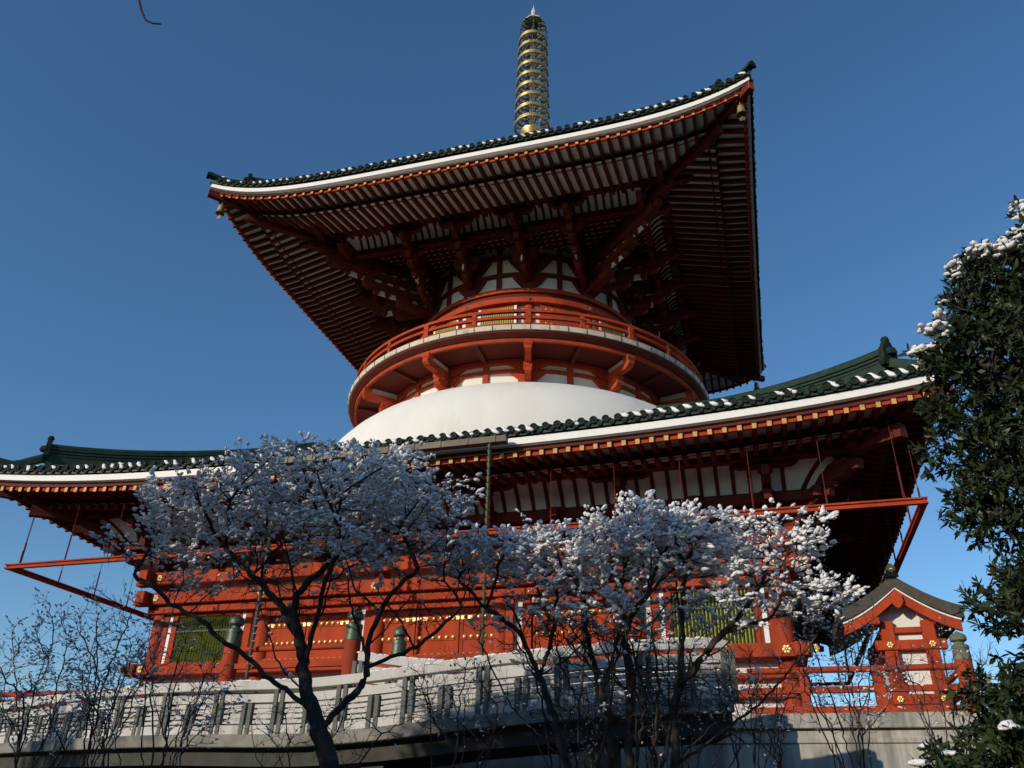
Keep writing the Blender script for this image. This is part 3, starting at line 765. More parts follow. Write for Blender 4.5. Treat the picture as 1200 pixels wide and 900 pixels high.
# ------------------------------------------------------------------ stone terrace in front of and round the pagoda
tc = empty('stone_terrace', 'grey granite terrace wall carrying the pagoda and the red railing', 'terrace', (0, 0, 0))
m = MB(); X0, X1, Y0, Y1 = -19.6, 19.6, -19.6, 19.6
m.box(X0, X1, Y0, Y1, -.5, 3.0); m.build('terrace_block', STONE, tc)
m = MB(); m.box(X0-.18, X1+.18, Y0-.18, Y1+.18, 3.003, 3.42); m.build('coping', STONE, tc, bevel=.02)
m = MB(); m.box(X0+.5, X1-.5, Y0+.5, Y1-.5, 3.424, 3.44); m.build('bounce_cut_paving', PAVE, tc)  # unseen dark top sheet added to cut bounce light under the eaves
m = MB(); m.box(X0-.06, X1+.06, Y0-.06, Y1+.06, 2.6, 2.74); m.box(X0-.10, X1+.10, Y0-.10, Y1+.10, 1.55, 1.75); m.build('ledge', STONE, tc, bevel=.02)
m = MB()
for T in SIDES:
    for i in range(14): m.box(X0+1.4+2.75*i, X0+1.425+2.75*i, Y0-.012, Y0-.001, -.4, 2.6, T)
m.build('block_joints', DARK, tc)
# inner plinth up to the door level (front veranda)
pl = empty('front_veranda', 'raised stone veranda floor before the studded doors', 'veranda', (0, -16, 3.42))
m = MB(); m.box(-9.2, 9.2, -4.0, 1.18, .003, .9); m.build('platform', STONE, pl); m = MB(); m.box(-9.3, 9.3, -4.1, 1.17, .903, 1.05); m.build('floor_slab', PAVE, pl)
# ------------------------------------------------------------------ red railings with finial posts
def giboshi(t, x, y, z0, h, r, fin=BRONZE, s=1., sq=False):
    m = MB(); m.lathe([(r, z0), (r, z0+h)], 8 if sq else 18, (x, y)); p = m.build('post', RED, t, smooth=R_(30))
    z = z0+h
    m = MB(); m.lathe([(r*1.06, z-.05), (r*1.06, z+.12*s), (r*1.0, z+.13*s), (r*1.0, z+.33*s), (r*1.06, z+.34*s), (r*1.04, z+.44*s), (r*.6, z+.50*s), (r*.55, z+.56*s), (r*.95, z+.62*s), (r*1.02, z+.72*s), (r*.85, z+.82*s), (r*.35, z+.90*s), (0, z+.96*s)], 18, (x, y))
    m.build('finial', fin, p, smooth=R_(45))
def railing(name, label, cat, path, z, posts, h=1.35, fins=(), fm=BRONZE, group=None, fs=1., pr=.2):
    x0, y0 = path[0]; t = empty(name, label, cat, (0, 0, 0), group)
    for nm, zz, r in (('top_rail', h-.10, .10), ('middle_rail', h*.52, .09), ('bottom_rail', .14, .12)):
        m = MB()
        for (ax, ay), (bx, by) in zip(path[:-1], path[1:]):
            if nm == 'top_rail': m.tube([(ax, ay, z+zz), (bx, by, z+zz)], r, 10)
            else: m.beam([(ax, ay, z+zz-r), (bx, by, z+zz-r)], r*2, r*2)
        m.build(nm, RED, t, smooth=R_(40))
    for (x, y) in posts:
        m = MB(); m.box(x-.14, x+.14, y-.14, y+.14, z, z+h-.22); m.box(x-.19, x+.19, y-.17, y+.17, z+h-.22, z+h-.14); m.build('post', RED, t)
    for (x, y) in fins: giboshi(t, x, y, z, h+.12, pr, fm, fs)
    return t
Zr = 3.42
railing('red_railing', 'red terrace railing before the small gate, ending in a mossy finial post', 'railing', [(12.6, -19.1), (18.95, -19.1), (18.95, 0)], Zr, [(14.3, -19.1), (16.5, -19.1), (18.95, -12), (18.95, -6)], 1.45, fins=[(18.95, -19.1)], fm=MOSS, pr=.24, fs=.85)
railing('red_railing', 'red terrace railing at the far left behind the bare bushes', 'railing', [(-18.75, 0), (-18.75, -19.1), (-9, -19.1)], Zr, [(-18.75, -10), (-16, -19.1), (-12.7, -19.1)], 1.3, fins=[(-18.75, -19.1)], fm=MOSS, pr=.3, fs=1.2)
railing('red_railing', 'short red railing between two green finial posts before the first studded door', 'railing', [(-5.75, -20.2), (-.85, -20.2)], 4.47, [], 1.45, fins=[(-5.75, -20.2), (-.85, -20.2)], pr=.29, fs=1.15)
railing('red_railing', 'red railing piece with one green finial post behind the stone parapet', 'railing', [(.95, -20.2), (.96, -17)], 4.1, [(.96, -17)], 1.2, fins=[(.95, -20.2)], pr=.25, fs=1.1)
# ------------------------------------------------------------------ curved stone bridge with louvred parapets
def catmull(P, n=6):
    out = []; P = [Vector(p) for p in P]; Q = [P[0]*2-P[1]]+P+[P[-1]*2-P[-2]]
    for i in range(1, len(Q)-2):
        for k in range(n):
            t = k/n; a, b, c, d = Q[i-1], Q[i], Q[i+1], Q[i+2]
            out.append(.5*((2*b)+(-a+c)*t+(2*a-5*b+4*c-d)*t*t+(-a+3*b-3*c+d)*t**3))
    out.append(P[-1]); return out
def sample(path, s):
    d = 0
    for a, b in zip(path[:-1], path[1:]):
        l = (b-a).length
        if d+l >= s: return a+(b-a)*((s-d)/l), (b-a).normalized()
        d += l
    return path[-1], (path[-1]-path[-2]).normalized()
def plen(path): return sum((b-a).length for a, b in zip(path[:-1], path[1:]))
def parapet(t, path, H=1.45, pitch=2.15, thick=.16, snow=True):
    L = plen(path); n = max(2, int(round(L/(pitch)))); up = Vector((0, 0, 1))
    N = max(2, int(L/.4)); fine = [sample(path, L*i/N)[0] for i in range(N+1)]
    m = MB(); m.beam([p+up*(H-.26) for p in fine], .30, .26, z_is='vertical_cut'); m.build('top_rail', PALE, t, bevel=.015)
    m = MB(); m.beam([p+up*(H-.60) for p in fine], thick+.04, .23, z_is='vertical_cut'); m.build('second_rail', PALE, t)
    m = MB(); m.beam([p for p in fine], thick+.06, .24, z_is='vertical_cut'); m.build('bottom_rail', PALE, t)
    for i in range(n):
        a, b = L*i/n, L*(i+1)/n; sl = MB(); k = max(1, int((b-a)/.4))
        pts = [sample(path, a+(b-a)*q/k)[0] for q in range(k+1)]
        for zz in (.285, .425, .565, .705): sl.beam([p+up*zz for p in pts], thick*.7, .095, z_is='vertical_cut')
        sl.build('louvre_panel', PALE, t)
    for i in range(2*n+1):
        s = L*i/(2*n); p, d = sample(path, min(s, L-.01)); sd = Vector((-d.y, d.x, 0)).normalized(); tall = i % 2 == 0
        ang = math.atan2(d.y, d.x); m = MB()
        for o_ in (-.11, .11):
            m.box(o_-.07, o_+.07, -.14, .14, -.06, (H-.265 if tall else H-.63), TR(*p) @ RZ(ang))
        m.build('post_pair', POST, t, bevel=.01)
    if snow:
        P = []; 
        for i in range(int(L/.12)):
            p, d = sample(path, i*.12); 
            if math.sin(i*.13)+math.sin(i*.05+1) > -.5: P.append(tuple(p+up*(H+.005)+Vector((random.uniform(-.06, .06), random.uniform(-.06, .06), 0))))
        P = np.array(P); D = np.tile(np.array([[1., .1, 0]]), (len(P), 1)); o = blobs_mesh('snow', P, rng.uniform(.05, .1, len(P))*np.array(.8), D, SNOW, t)
bridge = empty('stone_bridge', 'curved grey stone walkway with louvred parapet crossing in front of the pagoda', 'bridge', (0, 0, 0))
near = catmull([(-24, -17.0, 2.75), (-18.5, -19.4, 2.62), (-14.06, -21.30, 2.55), (-10.40, -22.80, 2.50), (-6.66, -24.30, 2.44), (-4.60, -24.80, 2.43), (-2.46, -25.20, 2.39), (.47, -25.50, 2.36), (2.75, -25.80, 2.45), (4.29, -26.00, 2.56), (5.98, -26.00, 2.72), (8.85, -26.00, 2.93), (10.69, -25.80, 3.03), (12.26, -25.40, 3.11)])
far = []
for i, p in enumerate(near):
    d = (near[min(i+1, len(near)-1)]-near[max(i-1, 0)]); n_ = Vector((-d.y, d.x, 0)).normalized(); far.append(p+n_*2.6)
parapet(bridge, near)
parapet(bridge, far, snow=False)
m = MB()
mid_ = [(a+b)/2 for a, b in zip(near, far)]
m.beam([p-Vector((0, 0, .36)) for p in mid_], 3.2, .34, z_is='vertical_cut'); m.build('deck_slab', CONC, bridge, bevel=.02)  # darker concrete, tree shade put into the slab colour
m = MB(); m.beam([p-Vector((0, 0, .82)) for p in mid_], 2.5, .455, z_is='vertical_cut'); m.build('deck_girder', GIRD, bridge)
for s in (3, 9, 15, 21.5, 28, 34):
    p, d = sample(mid_, s); m = MB(); m.box(-.35, .35, -1.0, 1.0, ground_z(p.x, p.y)-.3, p.z-.823, TR(p.x, p.y, 0) @ RZ(math.atan2(d.y, d.x))); m.build('pier', GIRD, bridge)
# stairs from the bridge end up to the veranda with a shorter parapet
st = empty('stair_parapet', 'short shaded stone parapet behind the bridge before the middle doors', 'parapet', (0, 0, 0))
sp_ = catmull([(.82, -22.9, 3.72), (2.2, -22.95, 3.52), (3.4, -23.0, 3.38), (5.8, -23.1, 3.15), (8.0, -23.1, 3.1)])
parapet(st, sp_, H=1.3)
m = MB()
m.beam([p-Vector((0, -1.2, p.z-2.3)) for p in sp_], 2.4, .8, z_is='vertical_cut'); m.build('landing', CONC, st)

# ------------------------------------------------------------------ small roofed gate on the right
gt = empty('gate', 'small vermilion gate with brown curved gable roof and white panels at the right', 'gate', (18.3, -14.4, 3.42))
gx = 18.3; b = 3.42
def gpart(m, n, mt, parent=gt, **k):
    o = m.build(n, mt, None, **k); o.parent = parent
    if parent is gt: o.location = (-18.3, 14.4, -3.42)
    return o
for x in (17.62, 18.98):
    for y in (-14.4, -9.5):
        m = MB(); m.box(x-.22, x+.22, y-.26, y+.26, b, 7.15); gpart(m, 'pillar', RED, bevel=.03)
m = MB(); m.box(17.8, 18.8, -14.42, -14.36, b+.4, 7.3); m.box(17.62, 17.68, -14.2, -9.7, b+.4, 7.3); m.box(18.92, 18.98, -14.2, -9.7, b+.4, 7.3)
m.add([(17.1, -14.38, 7.2), (19.5, -14.38, 7.2), (18.3, -14.38, 7.95), (17.1, -14.34, 7.2), (19.5, -14.34, 7.2), (18.3, -14.34, 7.95)], [(0, 1, 2), (5, 4, 3), (0, 2, 5, 3), (1, 4, 5, 2)])
gpart(m, 'white_panel', WHITE)
for z0, z1, e in ((b, 3.95, .1), (4.28, 4.62, .04), (6.12, 6.46, .28), (6.72, 6.93, -.1)):
    m = MB(); m.box(17.4-e, 19.2+e, -14.72-.02*e, -14.43, z0, z1) if e > 0 else m.box(17.84, 18.76, -14.6, -14.43, z0, z1); m.box(17.36, 17.61, -14.42, -9.3, z0+.004, z1-.004); m.box(18.99, 19.24, -14.42, -9.3, z0+.004, z1-.004); gpart(m, 'cross_beam', RED, bevel=.02)
m = MB()
for z in (4.45, 6.29):
    for x in (17.6, 19.0): flower(m, TR(x, -14.735, z), .12)
gpart(m, 'gilt_flower_bosses', GOLDP)
for x in (17.2, 19.35):
    m = MB(); m.box(x-.17, x+.17, -15.0, -13.9, 6.98, 7.24); gpart(m, 'purlin_end', RED, bevel=.03)
def gcurve(u): return 8.62-1.62*abs(u)**1.0+.42*abs(u)**2.4     # u=-1..1 across the gable
half = 1.98; N = 20
m = MB(); mb2 = MB(); mw = MB()
for y0, y1, dz0, dz1, tgt, hs in ((-15.35, -8.8, .0, .44, m, half+.12), (-15.28, -15.12, -.42, -.0601, mb2, half-.02), (-15.32, -15.10, -.06, -.002, mw, half)):
    vs = []
    for i in range(N+1):
        u = -1+2*i/N; x = gx+u*hs; z = gcurve(u)
        for y, dz in ((y0, dz0), (y0, dz1), (y1, dz1), (y1, dz0)): vs.append((x-.25, y+.25, z+dz-.36))
    tgt.add(vs, [(i*4+q, (i+1)*4+q, (i+1)*4+(q+1) % 4, i*4+(q+1) % 4) for i in range(N) for q in range(4)]+[(0, 1, 2, 3), tuple(N*4+q for q in (3, 2, 1, 0))])
groof = gpart(m, 'roof', BARKROOF); gpart(mb2, 'bargeboard', RED); gpart(mw, 'white_edge_strip', FASC)
m = MB(); gx -= .25; m.box(gx-.16, gx+.16, -15.05, -9, 8.6, 8.76); m.box(gx-.22, gx+.22, -15.05, -9, 8.76, 8.81)
m.prism([(-.42, -.12), (.42, -.12), (.30, .12), (.34, .34), (.26, .56), (.16, .62), (.1, .74), (-.1, .74), (-.16, .62), (-.26, .56), (-.34, .34), (-.30, .12)], TR(gx, -15.1, 8.70) @ Matrix.Scale(.55, 4), .3)
gpart(m, 'ridge', BARKROOF, parent=groof)
m = MB(); flower(m, TR(gx, -15.19, 8.86), .09); gpart(m, 'ridge_crest', GOLDP, parent=groof)
m = MB(); m.prism([(-.22, .1), (.22, .1), (.26, -.2), (.12, -.42), (0, -.5), (-.12, -.42), (-.26, -.2)], TR(gx, -15.12, 7.88) @ Matrix.Scale(.8, 4), .12); gpart(m, 'gable_pendant', RED)

# ------------------------------------------------------------------ trees
def grow(limbs, ells, n_att, step, di, dk, seed, jitter=.25, trop=(0, 0, .05), maxit=90, maxn=9000):
    """limbs: list of polylines (first one is the trunk); ells: (cx,cy,cz,rx,ry,rz,weight)"""
    rg = np.random.default_rng(seed)
    nodes = []; par = []
    for li, poly in enumerate(limbs):
        poly = [np.array(p, float) for p in poly]
        start = 0 if li == 0 else int(np.argmin(np.linalg.norm(np.array(nodes)-poly[0], axis=1)))
        if li == 0: nodes.append(poly[0]); par.append(-1); last = 0
        else: last = start
        for a, b_ in zip(poly[:-1], poly[1:]):
            L = np.linalg.norm(b_-a); n = max(1, int(L/step))
            sag = rg.normal(0, .035, 3)*L
            for i in range(1, n+1):
                t = i/n; q = a+(b_-a)*t+sag*math.sin(PI*t)+rg.normal(0, step*.13, 3); nodes.append(q); par.append(last); last = len(nodes)-1
    W_ = np.array([e[6] for e in ells], float); W_ /= W_.sum(); A = []
    for e, k in zip(ells, rg.multinomial(n_att, W_)):
        d = rg.normal(size=(k, 3)); d /= np.linalg.norm(d, axis=1, keepdims=True); r = rg.random((k, 1))**(1/2.4)
        A.append(np.array(e[:3])+d*r*np.array(e[3:6]))
    A = np.concatenate(A)
    N_ = np.array(nodes); d = np.linalg.norm(A[:, None]-N_[None], axis=2); ni = d.argmin(1); nd = d.min(1)
    for it in range(maxit):
        act = nd < di
        if not act.any(): di *= 1.5; continue
        dirs = {}
        idx = ni[act]; vec = A[act]-np.array(nodes)[idx]; vec /= np.linalg.norm(vec, axis=1, keepdims=True)
        u, inv = np.unique(idx, return_inverse=True); S = np.zeros((len(u), 3)); np.add.at(S, inv, vec)
        S = S/np.maximum(1e-6, np.linalg.norm(S, axis=1, keepdims=True))+rg.normal(0, jitter, S.shape)+np.array(trop)
        S /= np.linalg.norm(S, axis=1, keepdims=True)
        new = np.array(nodes)[u]+S*step; base = len(nodes)
        nodes.extend(list(new)); par.extend([int(q) for q in u])
        d = np.linalg.norm(A[:, None]-new[None], axis=2); m_ = d.min(1); am = d.argmin(1); up = m_ < nd
        nd[up] = m_[up]; ni[up] = am[up]+base
        keep = nd > dk; A = A[keep]; nd = nd[keep]; ni = ni[keep]
        if len(A) == 0 or len(nodes) > maxn: break
    return np.array(nodes), np.array(par)
def twigs(nodes, par, frac, L, seed, up=.25, n=(2, 4), seg=2):
    rg = np.random.default_rng(seed); nodes = list(nodes); par = list(par); n0 = len(nodes)
    kids = np.zeros(n0, int)
    for p in par[1:]:
        if p >= 0: kids[p] += 1
    N_ = np.array(nodes); added = []
    desc = np.ones(n0)
    for i in range(n0-1, 0, -1): desc[par[i]] += desc[i]
    for i in range(1, n0):
        if desc[i] < 25 and rg.random() < frac:
            d0 = N_[i]-N_[par[i]]; d0 /= max(1e-6, np.linalg.norm(d0))
            for q in range(rg.integers(*n)):
                d = d0*.8+rg.normal(0, .55, 3)+np.array((0, 0, up)); d /= np.linalg.norm(d); last = i; p = N_[i]; l = L*rg.uniform(.5, 1.2)/seg
                for s_ in range(seg):
                    d = d+rg.normal(0, .18, 3); d /= np.linalg.norm(d); p = p+d*l; nodes.append(p); par.append(last); last = len(nodes)-1; added.append(last)
    return np.array(nodes), np.array(par)
def skin(name, nodes, par, r_tip, r_base, m, parent, expo=2.2):
    n = len(nodes); kids = [[] for _ in range(n)]
    for i in range(1, n): kids[par[i]].append(i)
    acc = np.zeros(n)
    for i in range(n-1, -1, -1):
        if not kids[i]: acc[i] = 1.
        if i: acc[par[i]] += acc[i]
    r = r_tip*acc**.40; q_ = r_base/r[0]; r = r*(1+(acc/acc[0])**1.3*(q_-1)) if q_ > 1 else r*q_**(np.log(acc+1e-9)/np.log(max(2, acc[0])))
    mb = MB(); todo = [(-1, 0)]
    while todo:
        p, i = todo.pop(); chain = ([p] if p >= 0 else [])+[i]
        while kids[chain[-1]]:
            ks = sorted(kids[chain[-1]], key=lambda q: -r[q])
            for q in ks[1:]: todo.append((chain[-1], q))
            chain.append(ks[0])
        rad = [float(r[q]) for q in chain]
        if p >= 0: rad[0] = rad[1]*1.05
        rmax = max(rad); sides = 10 if rmax > .07 else (6 if rmax > .025 else (4 if rmax > .01 else 3))
        rad[-1] *= .5
        mb.tube([nodes[q] for q in chain], rad, sides)
    o = mb.build(name, m, parent, smooth=True)
    return o, r
def snow_on(nodes, par, r, rmax, prob, size, parent, seed, region=None, fine=True, clump=4.2, name='snow'):
    rg = np.random.default_rng(seed); idx = np.arange(1, len(nodes)); idx = idx[r[1:] < rmax]
    P = nodes[idx]; D = nodes[idx]-nodes[par[idx]]
    # patchy snow: coherent noise from a few waves
    K = rg.normal(0, 2.6, (5, 3)); ph = rg.random(5)*6; f = np.zeros(len(P))
    for k, h in zip(K, ph): f += np.sin(P @ k+h)
    pr = prob*(1+.38*f/1.6)
    if region is not None: pr = pr*region(P)
    k = rg.random(len(P)) < pr; P = P[k]; D = D[k]; rad = r[idx][k]
    PP = []; SS = []; DD = []
    for rep in range(6):
        sel = rg.random(len(P)) < min(1, clump-rep)
        s_ = size*(.38+.85*rg.random(sel.sum())**1.6)*(.95 if rep == 0 else .75)
        Q = P[sel]+rg.normal(0, size*.8, (sel.sum(), 3))*np.array((1, 1, .55))*(0.3 if rep == 0 else 1); Q[:, 2] += rad[sel]+s_*.45
        PP.append(Q); SS.append(s_); DD.append(D[sel])
    return blobs_mesh(name, np.concatenate(PP), np.concatenate(SS), np.concatenate(DD)+1e-4, SNOW, parent, fine)
def tree(name, label, cat, base, limbs, ells, n_att, seed, r_base, step=.13, di=1.4, dk=.2, tw=(.6, .28), snowp=.55, size=.042, group=None, bark=None, r_tip=.0045, region=None, trop=(0, 0, .05), snow=True, rsn=.014, jitter=.15, clump=3.7, fan=6, fz=1.5):
    t = empty(name, label, cat, base, group); b_ = np.array(base)
    rs = np.random.default_rng(seed+9); ex_ = []
    for e in ells:      # sprays standing out of the crown
        for q in range(5):
            d = rs.normal(size=3); d[2] = abs(d[2])*.9; d /= np.linalg.norm(d); k = rs.uniform(.16, .3)
            ex_.append((e[0]+d[0]*e[3], e[1]+d[1]*e[4], e[2]+d[2]*e[5]*1.05, e[3]*k, e[4]*k, e[5]*k*1.3, e[6]*.035))
    limbs = [list(l) for l in limbs]; main = [Vector(p) for l in limbs for p in l if p[2] > limbs[0][0][2]+fz]
    W2 = np.array([e[3]*e[4] for e in ells]); W2 /= W2.sum()
    for q in range(fan):
        e = ells[rs.choice(len(ells), p=W2)]; d = rs.normal(size=3); d /= np.linalg.norm(d); tgt = Vector((e[0]+d[0]*e[3]*.8, e[1]+d[1]*e[4]*.8, e[2]+d[2]*e[5]*.6))
        best = min(main, key=lambda p: abs((tgt-p).to_2d().length-(tgt.z-p.z)*.75)*1.0+(tgt-p).length*.35+(3 if tgt.z < p.z+.2 else 0)+rs.random()*.5)
        md = best.lerp(tgt, .5)+Vector((0, 0, -.06*(tgt-best).length))+Vector(rs.normal(0, .06, 3)); limbs.append([tuple(best), tuple(md), tuple(best.lerp(tgt, .9))])
    nodes, par = grow(limbs, list(ells)+ex_, n_att, step, di, dk, seed, trop=trop, jitter=jitter)
    nodes, par = twigs(nodes, par, tw[0], tw[1], seed+1)
    loc = nodes-b_
    o, r = skin('trunk', loc, par, r_tip, r_base, bark or BARK, t); o['label'] = 'dark trunk and branches'
    if snow: snow_on(loc, par, r, rsn, snowp, size, t, seed+2, (lambda P: region(P+b_)) if region else None, clump=clump)
    return t, nodes, par, r
def gz(x, y): return ground_z(x, y)-.1
# left tree: forked trunk, broad snowy crown
x, y = 6.0, -34.0
tree('maple_tree', 'large snow-laden tree with forked dark trunk and broad rounded crown left of centre', 'tree', (x, y, gz(x, y)),
     [[(6.05, -34, gz(x, y)), (5.95, -34, .9), (5.66, -34, 1.5)],
      [(5.66, -34, 1.5), (5.3, -33.9, 2.1), (5.08, -33.95, 2.9), (4.85, -34.05, 3.85), (4.6, -34.1, 4.6)],
      [(5.66, -34, 1.5), (6.1, -34.1, 1.9), (6.48, -34.1, 2.3), (6.42, -34.0, 2.9), (6.6, -34.0, 3.5), (7.3, -34.1, 4.2)],
      [(5.15, -33.95, 2.6), (5.4, -34.1, 3.3), (5.55, -34.3, 4.0), (5.9, -34.4, 4.8)],
      [(5.45, -33.9, 1.8), (4.6, -34.1, 2.35), (3.5, -34.3, 3.1), (2.4, -34.4, 3.75), (1.5, -34.5, 4.3)],
      [(4.95, -34, 3.4), (4.0, -34.0, 4.2), (3.1, -34.0, 4.9)],
      [(5.05, -33.9, 3.0), (4.2, -33.4, 3.8), (3.2, -33.0, 4.6)],
      [(6.45, -34.0, 2.5), (7.2, -33.7, 2.9), (8.0, -33.6, 3.6)],
      [(4.85, -34.05, 3.85), (5.4, -33.4, 4.8), (6.2, -33.2, 5.4)]],
     [(4.3, -34, 6.05, 2.1, 1.5, .85, 3.0), (2.7, -34.2, 5.6, 1.6, 1.2, .6, 1.7), (6.3, -34, 5.6, 1.9, 1.5, .75, 2.4), (1.4, -34.3, 4.8, 1.0, .8, .33, .5), (5.0, -34, 4.7, 2.9, 1.4, .6, 1.6), (7.3, -34, 4.4, 1.3, .9, .6, 1.0), (7.5, -34, 5.1, 1.0, .8, .5, .7), (6.9, -34, 3.6, 1.3, .8, .3, .45), (3.0, -34, 4.2, 1.6, .9, .4, .35), (4.9, -34, 3.8, 2.5, 1.0, .55, 1.1)],
     3100, 21, .16, snowp=.68, size=.036, fan=26, fz=3.0, dk=.17, step=.11, r_tip=.0038, region=lambda P: np.clip((P[:, 2]-4.15-.25*np.sin(P[:, 0]*1.7))/1.1, .02, 1))
# snowy trees right of centre
def multi(base, stems, ells, n, seed, rb, label, name='plum_tree', **k):
    x, y = base; z = gz(x, y); ells = list(ells)+[(x-.3, y, 3.3, 1.3, .9, .7, .9), (x+.5, y, 2.3, 1.1, .8, .8, .5)]
    rs0 = np.random.default_rng(seed+77); stems = list(stems)+[[(x, y, z+.15), (x+dx*.4, y+rs0.uniform(-.3, .3), z+1.5), (x+dx, y+rs0.uniform(-.4, .4), 3.4)] for dx in rs0.uniform(-1.2, 1.2, 3)]; L = [[(x, y, z)]+[tuple(p) for p in stems[0]]]+[[tuple(p) for p in s_] for s_ in stems[1:]]
    return tree(name, label, 'tree', (x, y, z), L, ells, n, seed, rb, group=k.pop('group', 'snowy trees right of centre'), fan=11, fz=1.6, dk=.16, step=.11, r_tip=.0038, **k)
rg_ = lambda P: np.clip((P[:, 2]-3.1)/1.1, .05, 1)
multi((9.7, -32.2), [[(9.6, -32.1, 1.1), (9.35, -32.1, 1.9), (9.05, -32, 2.65), (8.7, -32, 3.4), (8.3, -32, 4.1)], [(9.05, -32, 2.65), (9.3, -31.8, 3.6), (9.3, -31.7, 4.4)], [(8.7, -32, 3.4), (8.0, -32.2, 3.9), (7.4, -32.3, 4.5)]],
      [(8.3, -32, 4.95, 1.5, 1.0, .62, 2), (9.3, -32, 4.6, 1.1, 1.0, .9, 1.5), (7.3, -32.2, 4.9, .8, .7, .45, .6), (8.5, -31.6, 3.7, 1.3, .8, .22, .7)], 1000, 31, .075, 'snow-clumped tree with thin leaning trunk just right of the forked tree', snowp=.56, size=.042, region=lambda P: np.clip((P[:, 2]-3.45)/1.2, .02, 1))
multi((10.4, -32.0), [[(10.34, -32, 1.1), (10.3, -32, 2.0), (10.1, -32, 2.8), (9.95, -32, 3.5), (9.9, -32, 4.2)], [(10.2, -32, 2.4), (10.5, -31.6, 3.4), (10.9, -31.5, 4.4)]],
      [(9.9, -32, 4.9, 1.2, 1.0, .8, 1.5), (10.6, -31.6, 4.7, 1.1, 1.0, .8, 1), (9.9, -31.2, 3.65, 1.2, .8, .25, .6)], 850, 32, .075, 'middle snowy tree, its slim crooked trunk beside a straight thicker one', snowp=.55, size=.042, region=lambda P: np.clip((P[:, 2]-3.45)/1.2, .02, 1))
multi((10.75, -32.3), [[(10.7, -32.2, 1.1), (10.75, -32.1, 2.3), (10.68, -32.1, 3.2), (10.6, -32, 4.0), (10.8, -32, 4.8)], [(10.68, -32.1, 3.2), (11.2, -32.3, 4.0), (11.5, -32.4, 4.7)]],
      [(11.0, -32, 5.2, .9, .9, .75, 1.4), (11.5, -32.2, 4.85, 1.2, 1.0, .7, 1.5), (12.0, -32.2, 5.5, .35, .4, .35, .2)], 1000, 33, .095, 'tallest of the snowy trees right of centre, with straight trunk before the stone parapet', snowp=.55, size=.042, region=lambda P: np.clip((P[:, 2]-3.45)/1.2, .02, 1))
multi((11.5, -31.8), [[(11.43, -31.9, 1.1), (11.5, -32, 2.0), (11.7, -32, 2.8), (11.75, -32, 3.6), (11.9, -32, 4.6)], [(11.55, -32, 2.3), (12.1, -32, 2.9), (12.7, -32, 3.5), (13.2, -32, 4.1), (13.5, -32, 4.9)], [(12.5, -32, 3.3), (13.4, -31.8, 3.6), (14.3, -31.7, 3.7)]],
      [(12.2, -32, 4.9, 1.1, 1.0, .7, 1.2), (13.3, -32, 4.75, 1.15, .9, .75, 1.6), (14.1, -32, 4.9, .6, .6, .45, .4), (13.9, -31.8, 3.8, 1.1, .9, .42, .9), (12.6, -32, 3.6, .8, .8, .5, .5)], 1300, 34, .085, 'rightmost snowy tree with wide bough reaching toward the small gate', snowp=.56, size=.042, region=lambda P: np.clip((P[:, 2]-3.1)/1.2, .03, 1))
# bare shrubs on the left
def shrub(bx, by, stems_to, n, seed, label, ells, group, snowp=.10, name='bare_shrub', rb=.032, size=.019):
    z = gz(bx, by); L = [[(bx, by, z), (bx+.02, by, z+.5)]]
    rs_ = np.random.default_rng(seed)
    stems_to = list(stems_to)+[(bx+rs_.uniform(-1.3, 1.3), by+rs_.uniform(-.5, .5), max(p[2] for p in stems_to)-rs_.uniform(.2, 1.5)) for _ in range(6)]
    for s_ in stems_to:
        q0 = Vector((bx, by, z+.3)); q1 = Vector(s_); md = q0.lerp(q1, .45)+Vector((random.uniform(-.15, .15), random.uniform(-.15, .15), .25)); L.append([tuple(q0), tuple(md), tuple(q1)])
    return tree(name, label, 'shrub', (bx, by, z), L, ells, n, seed, rb, group=group, snowp=snowp, size=size, tw=(.75, .26), r_tip=.0032, bark=TWIG, jitter=.22, trop=(0, 0, .22), clump=1.6)
g1 = 'bare shrubs at the lower left'
shrub(.1, -34.4, [(-.9, -34.4, 2.8), (-.3, -34.2, 3.1), (.3, -34.4, 3.0)], 520, 41, 'bare twiggy shrub at the far left edge with frosted tips', [(-.5, -34.4, 2.6, 1.2, .8, 1.1, 1), (.2, -34.4, 1.9, 1.0, .8, .8, .7)], g1, .6)
shrub(1.3, -34.2, [(.7, -34.2, 3.2), (1.4, -34.1, 3.8), (1.7, -34.3, 3.0)], 620, 42, 'tallest bare shrub at the left, reaching up to the hanging red frame', [(1.0, -34.2, 3.3, .9, .7, .95, 1), (1.4, -34.2, 2.2, 1.0, .8, .9, .8)], g1, .5)
shrub(2.7, -34.0, [(2.0, -34, 2.9), (2.6, -34, 3.2), (3.3, -34, 2.7)], 560, 43, 'bare shrub in front of the left window corner', [(2.4, -34, 2.6, 1.1, .8, 1.0, 1), (3.2, -34, 1.9, .9, .7, .7, .5)], g1, .4)
g2 = 'bare shrubs under the snowy trees'
shrub(5.0, -33.0, [(4.4, -33, 1.9), (5.6, -33, 1.9), (6.4, -33, 1.6)], 320, 44, 'low leafless shrub round the forked trunk', [(5.2, -33, 1.6, 1.8, .7, .5, 1)], g2, .08)
shrub(7.6, -32.6, [(7.0, -32.6, 2.5), (7.8, -32.6, 2.8), (8.6, -32.6, 2.2)], 520, 45, 'leafless shrub in front of the shaded parapet between the forked tree and the snowy trees', [(7.6, -32.6, 2.2, 1.3, .8, .8, 1)], g2, .12)
shrub(12.7, -30.6, [(12.2, -30.6, 2.9), (12.9, -30.6, 3.2), (13.5, -30.6, 2.8)], 520, 46, 'leafless shrub before the white panels at the right of the bridge', [(12.8, -30.6, 2.4, 1.1, .8, .95, 1)], g2, .12)
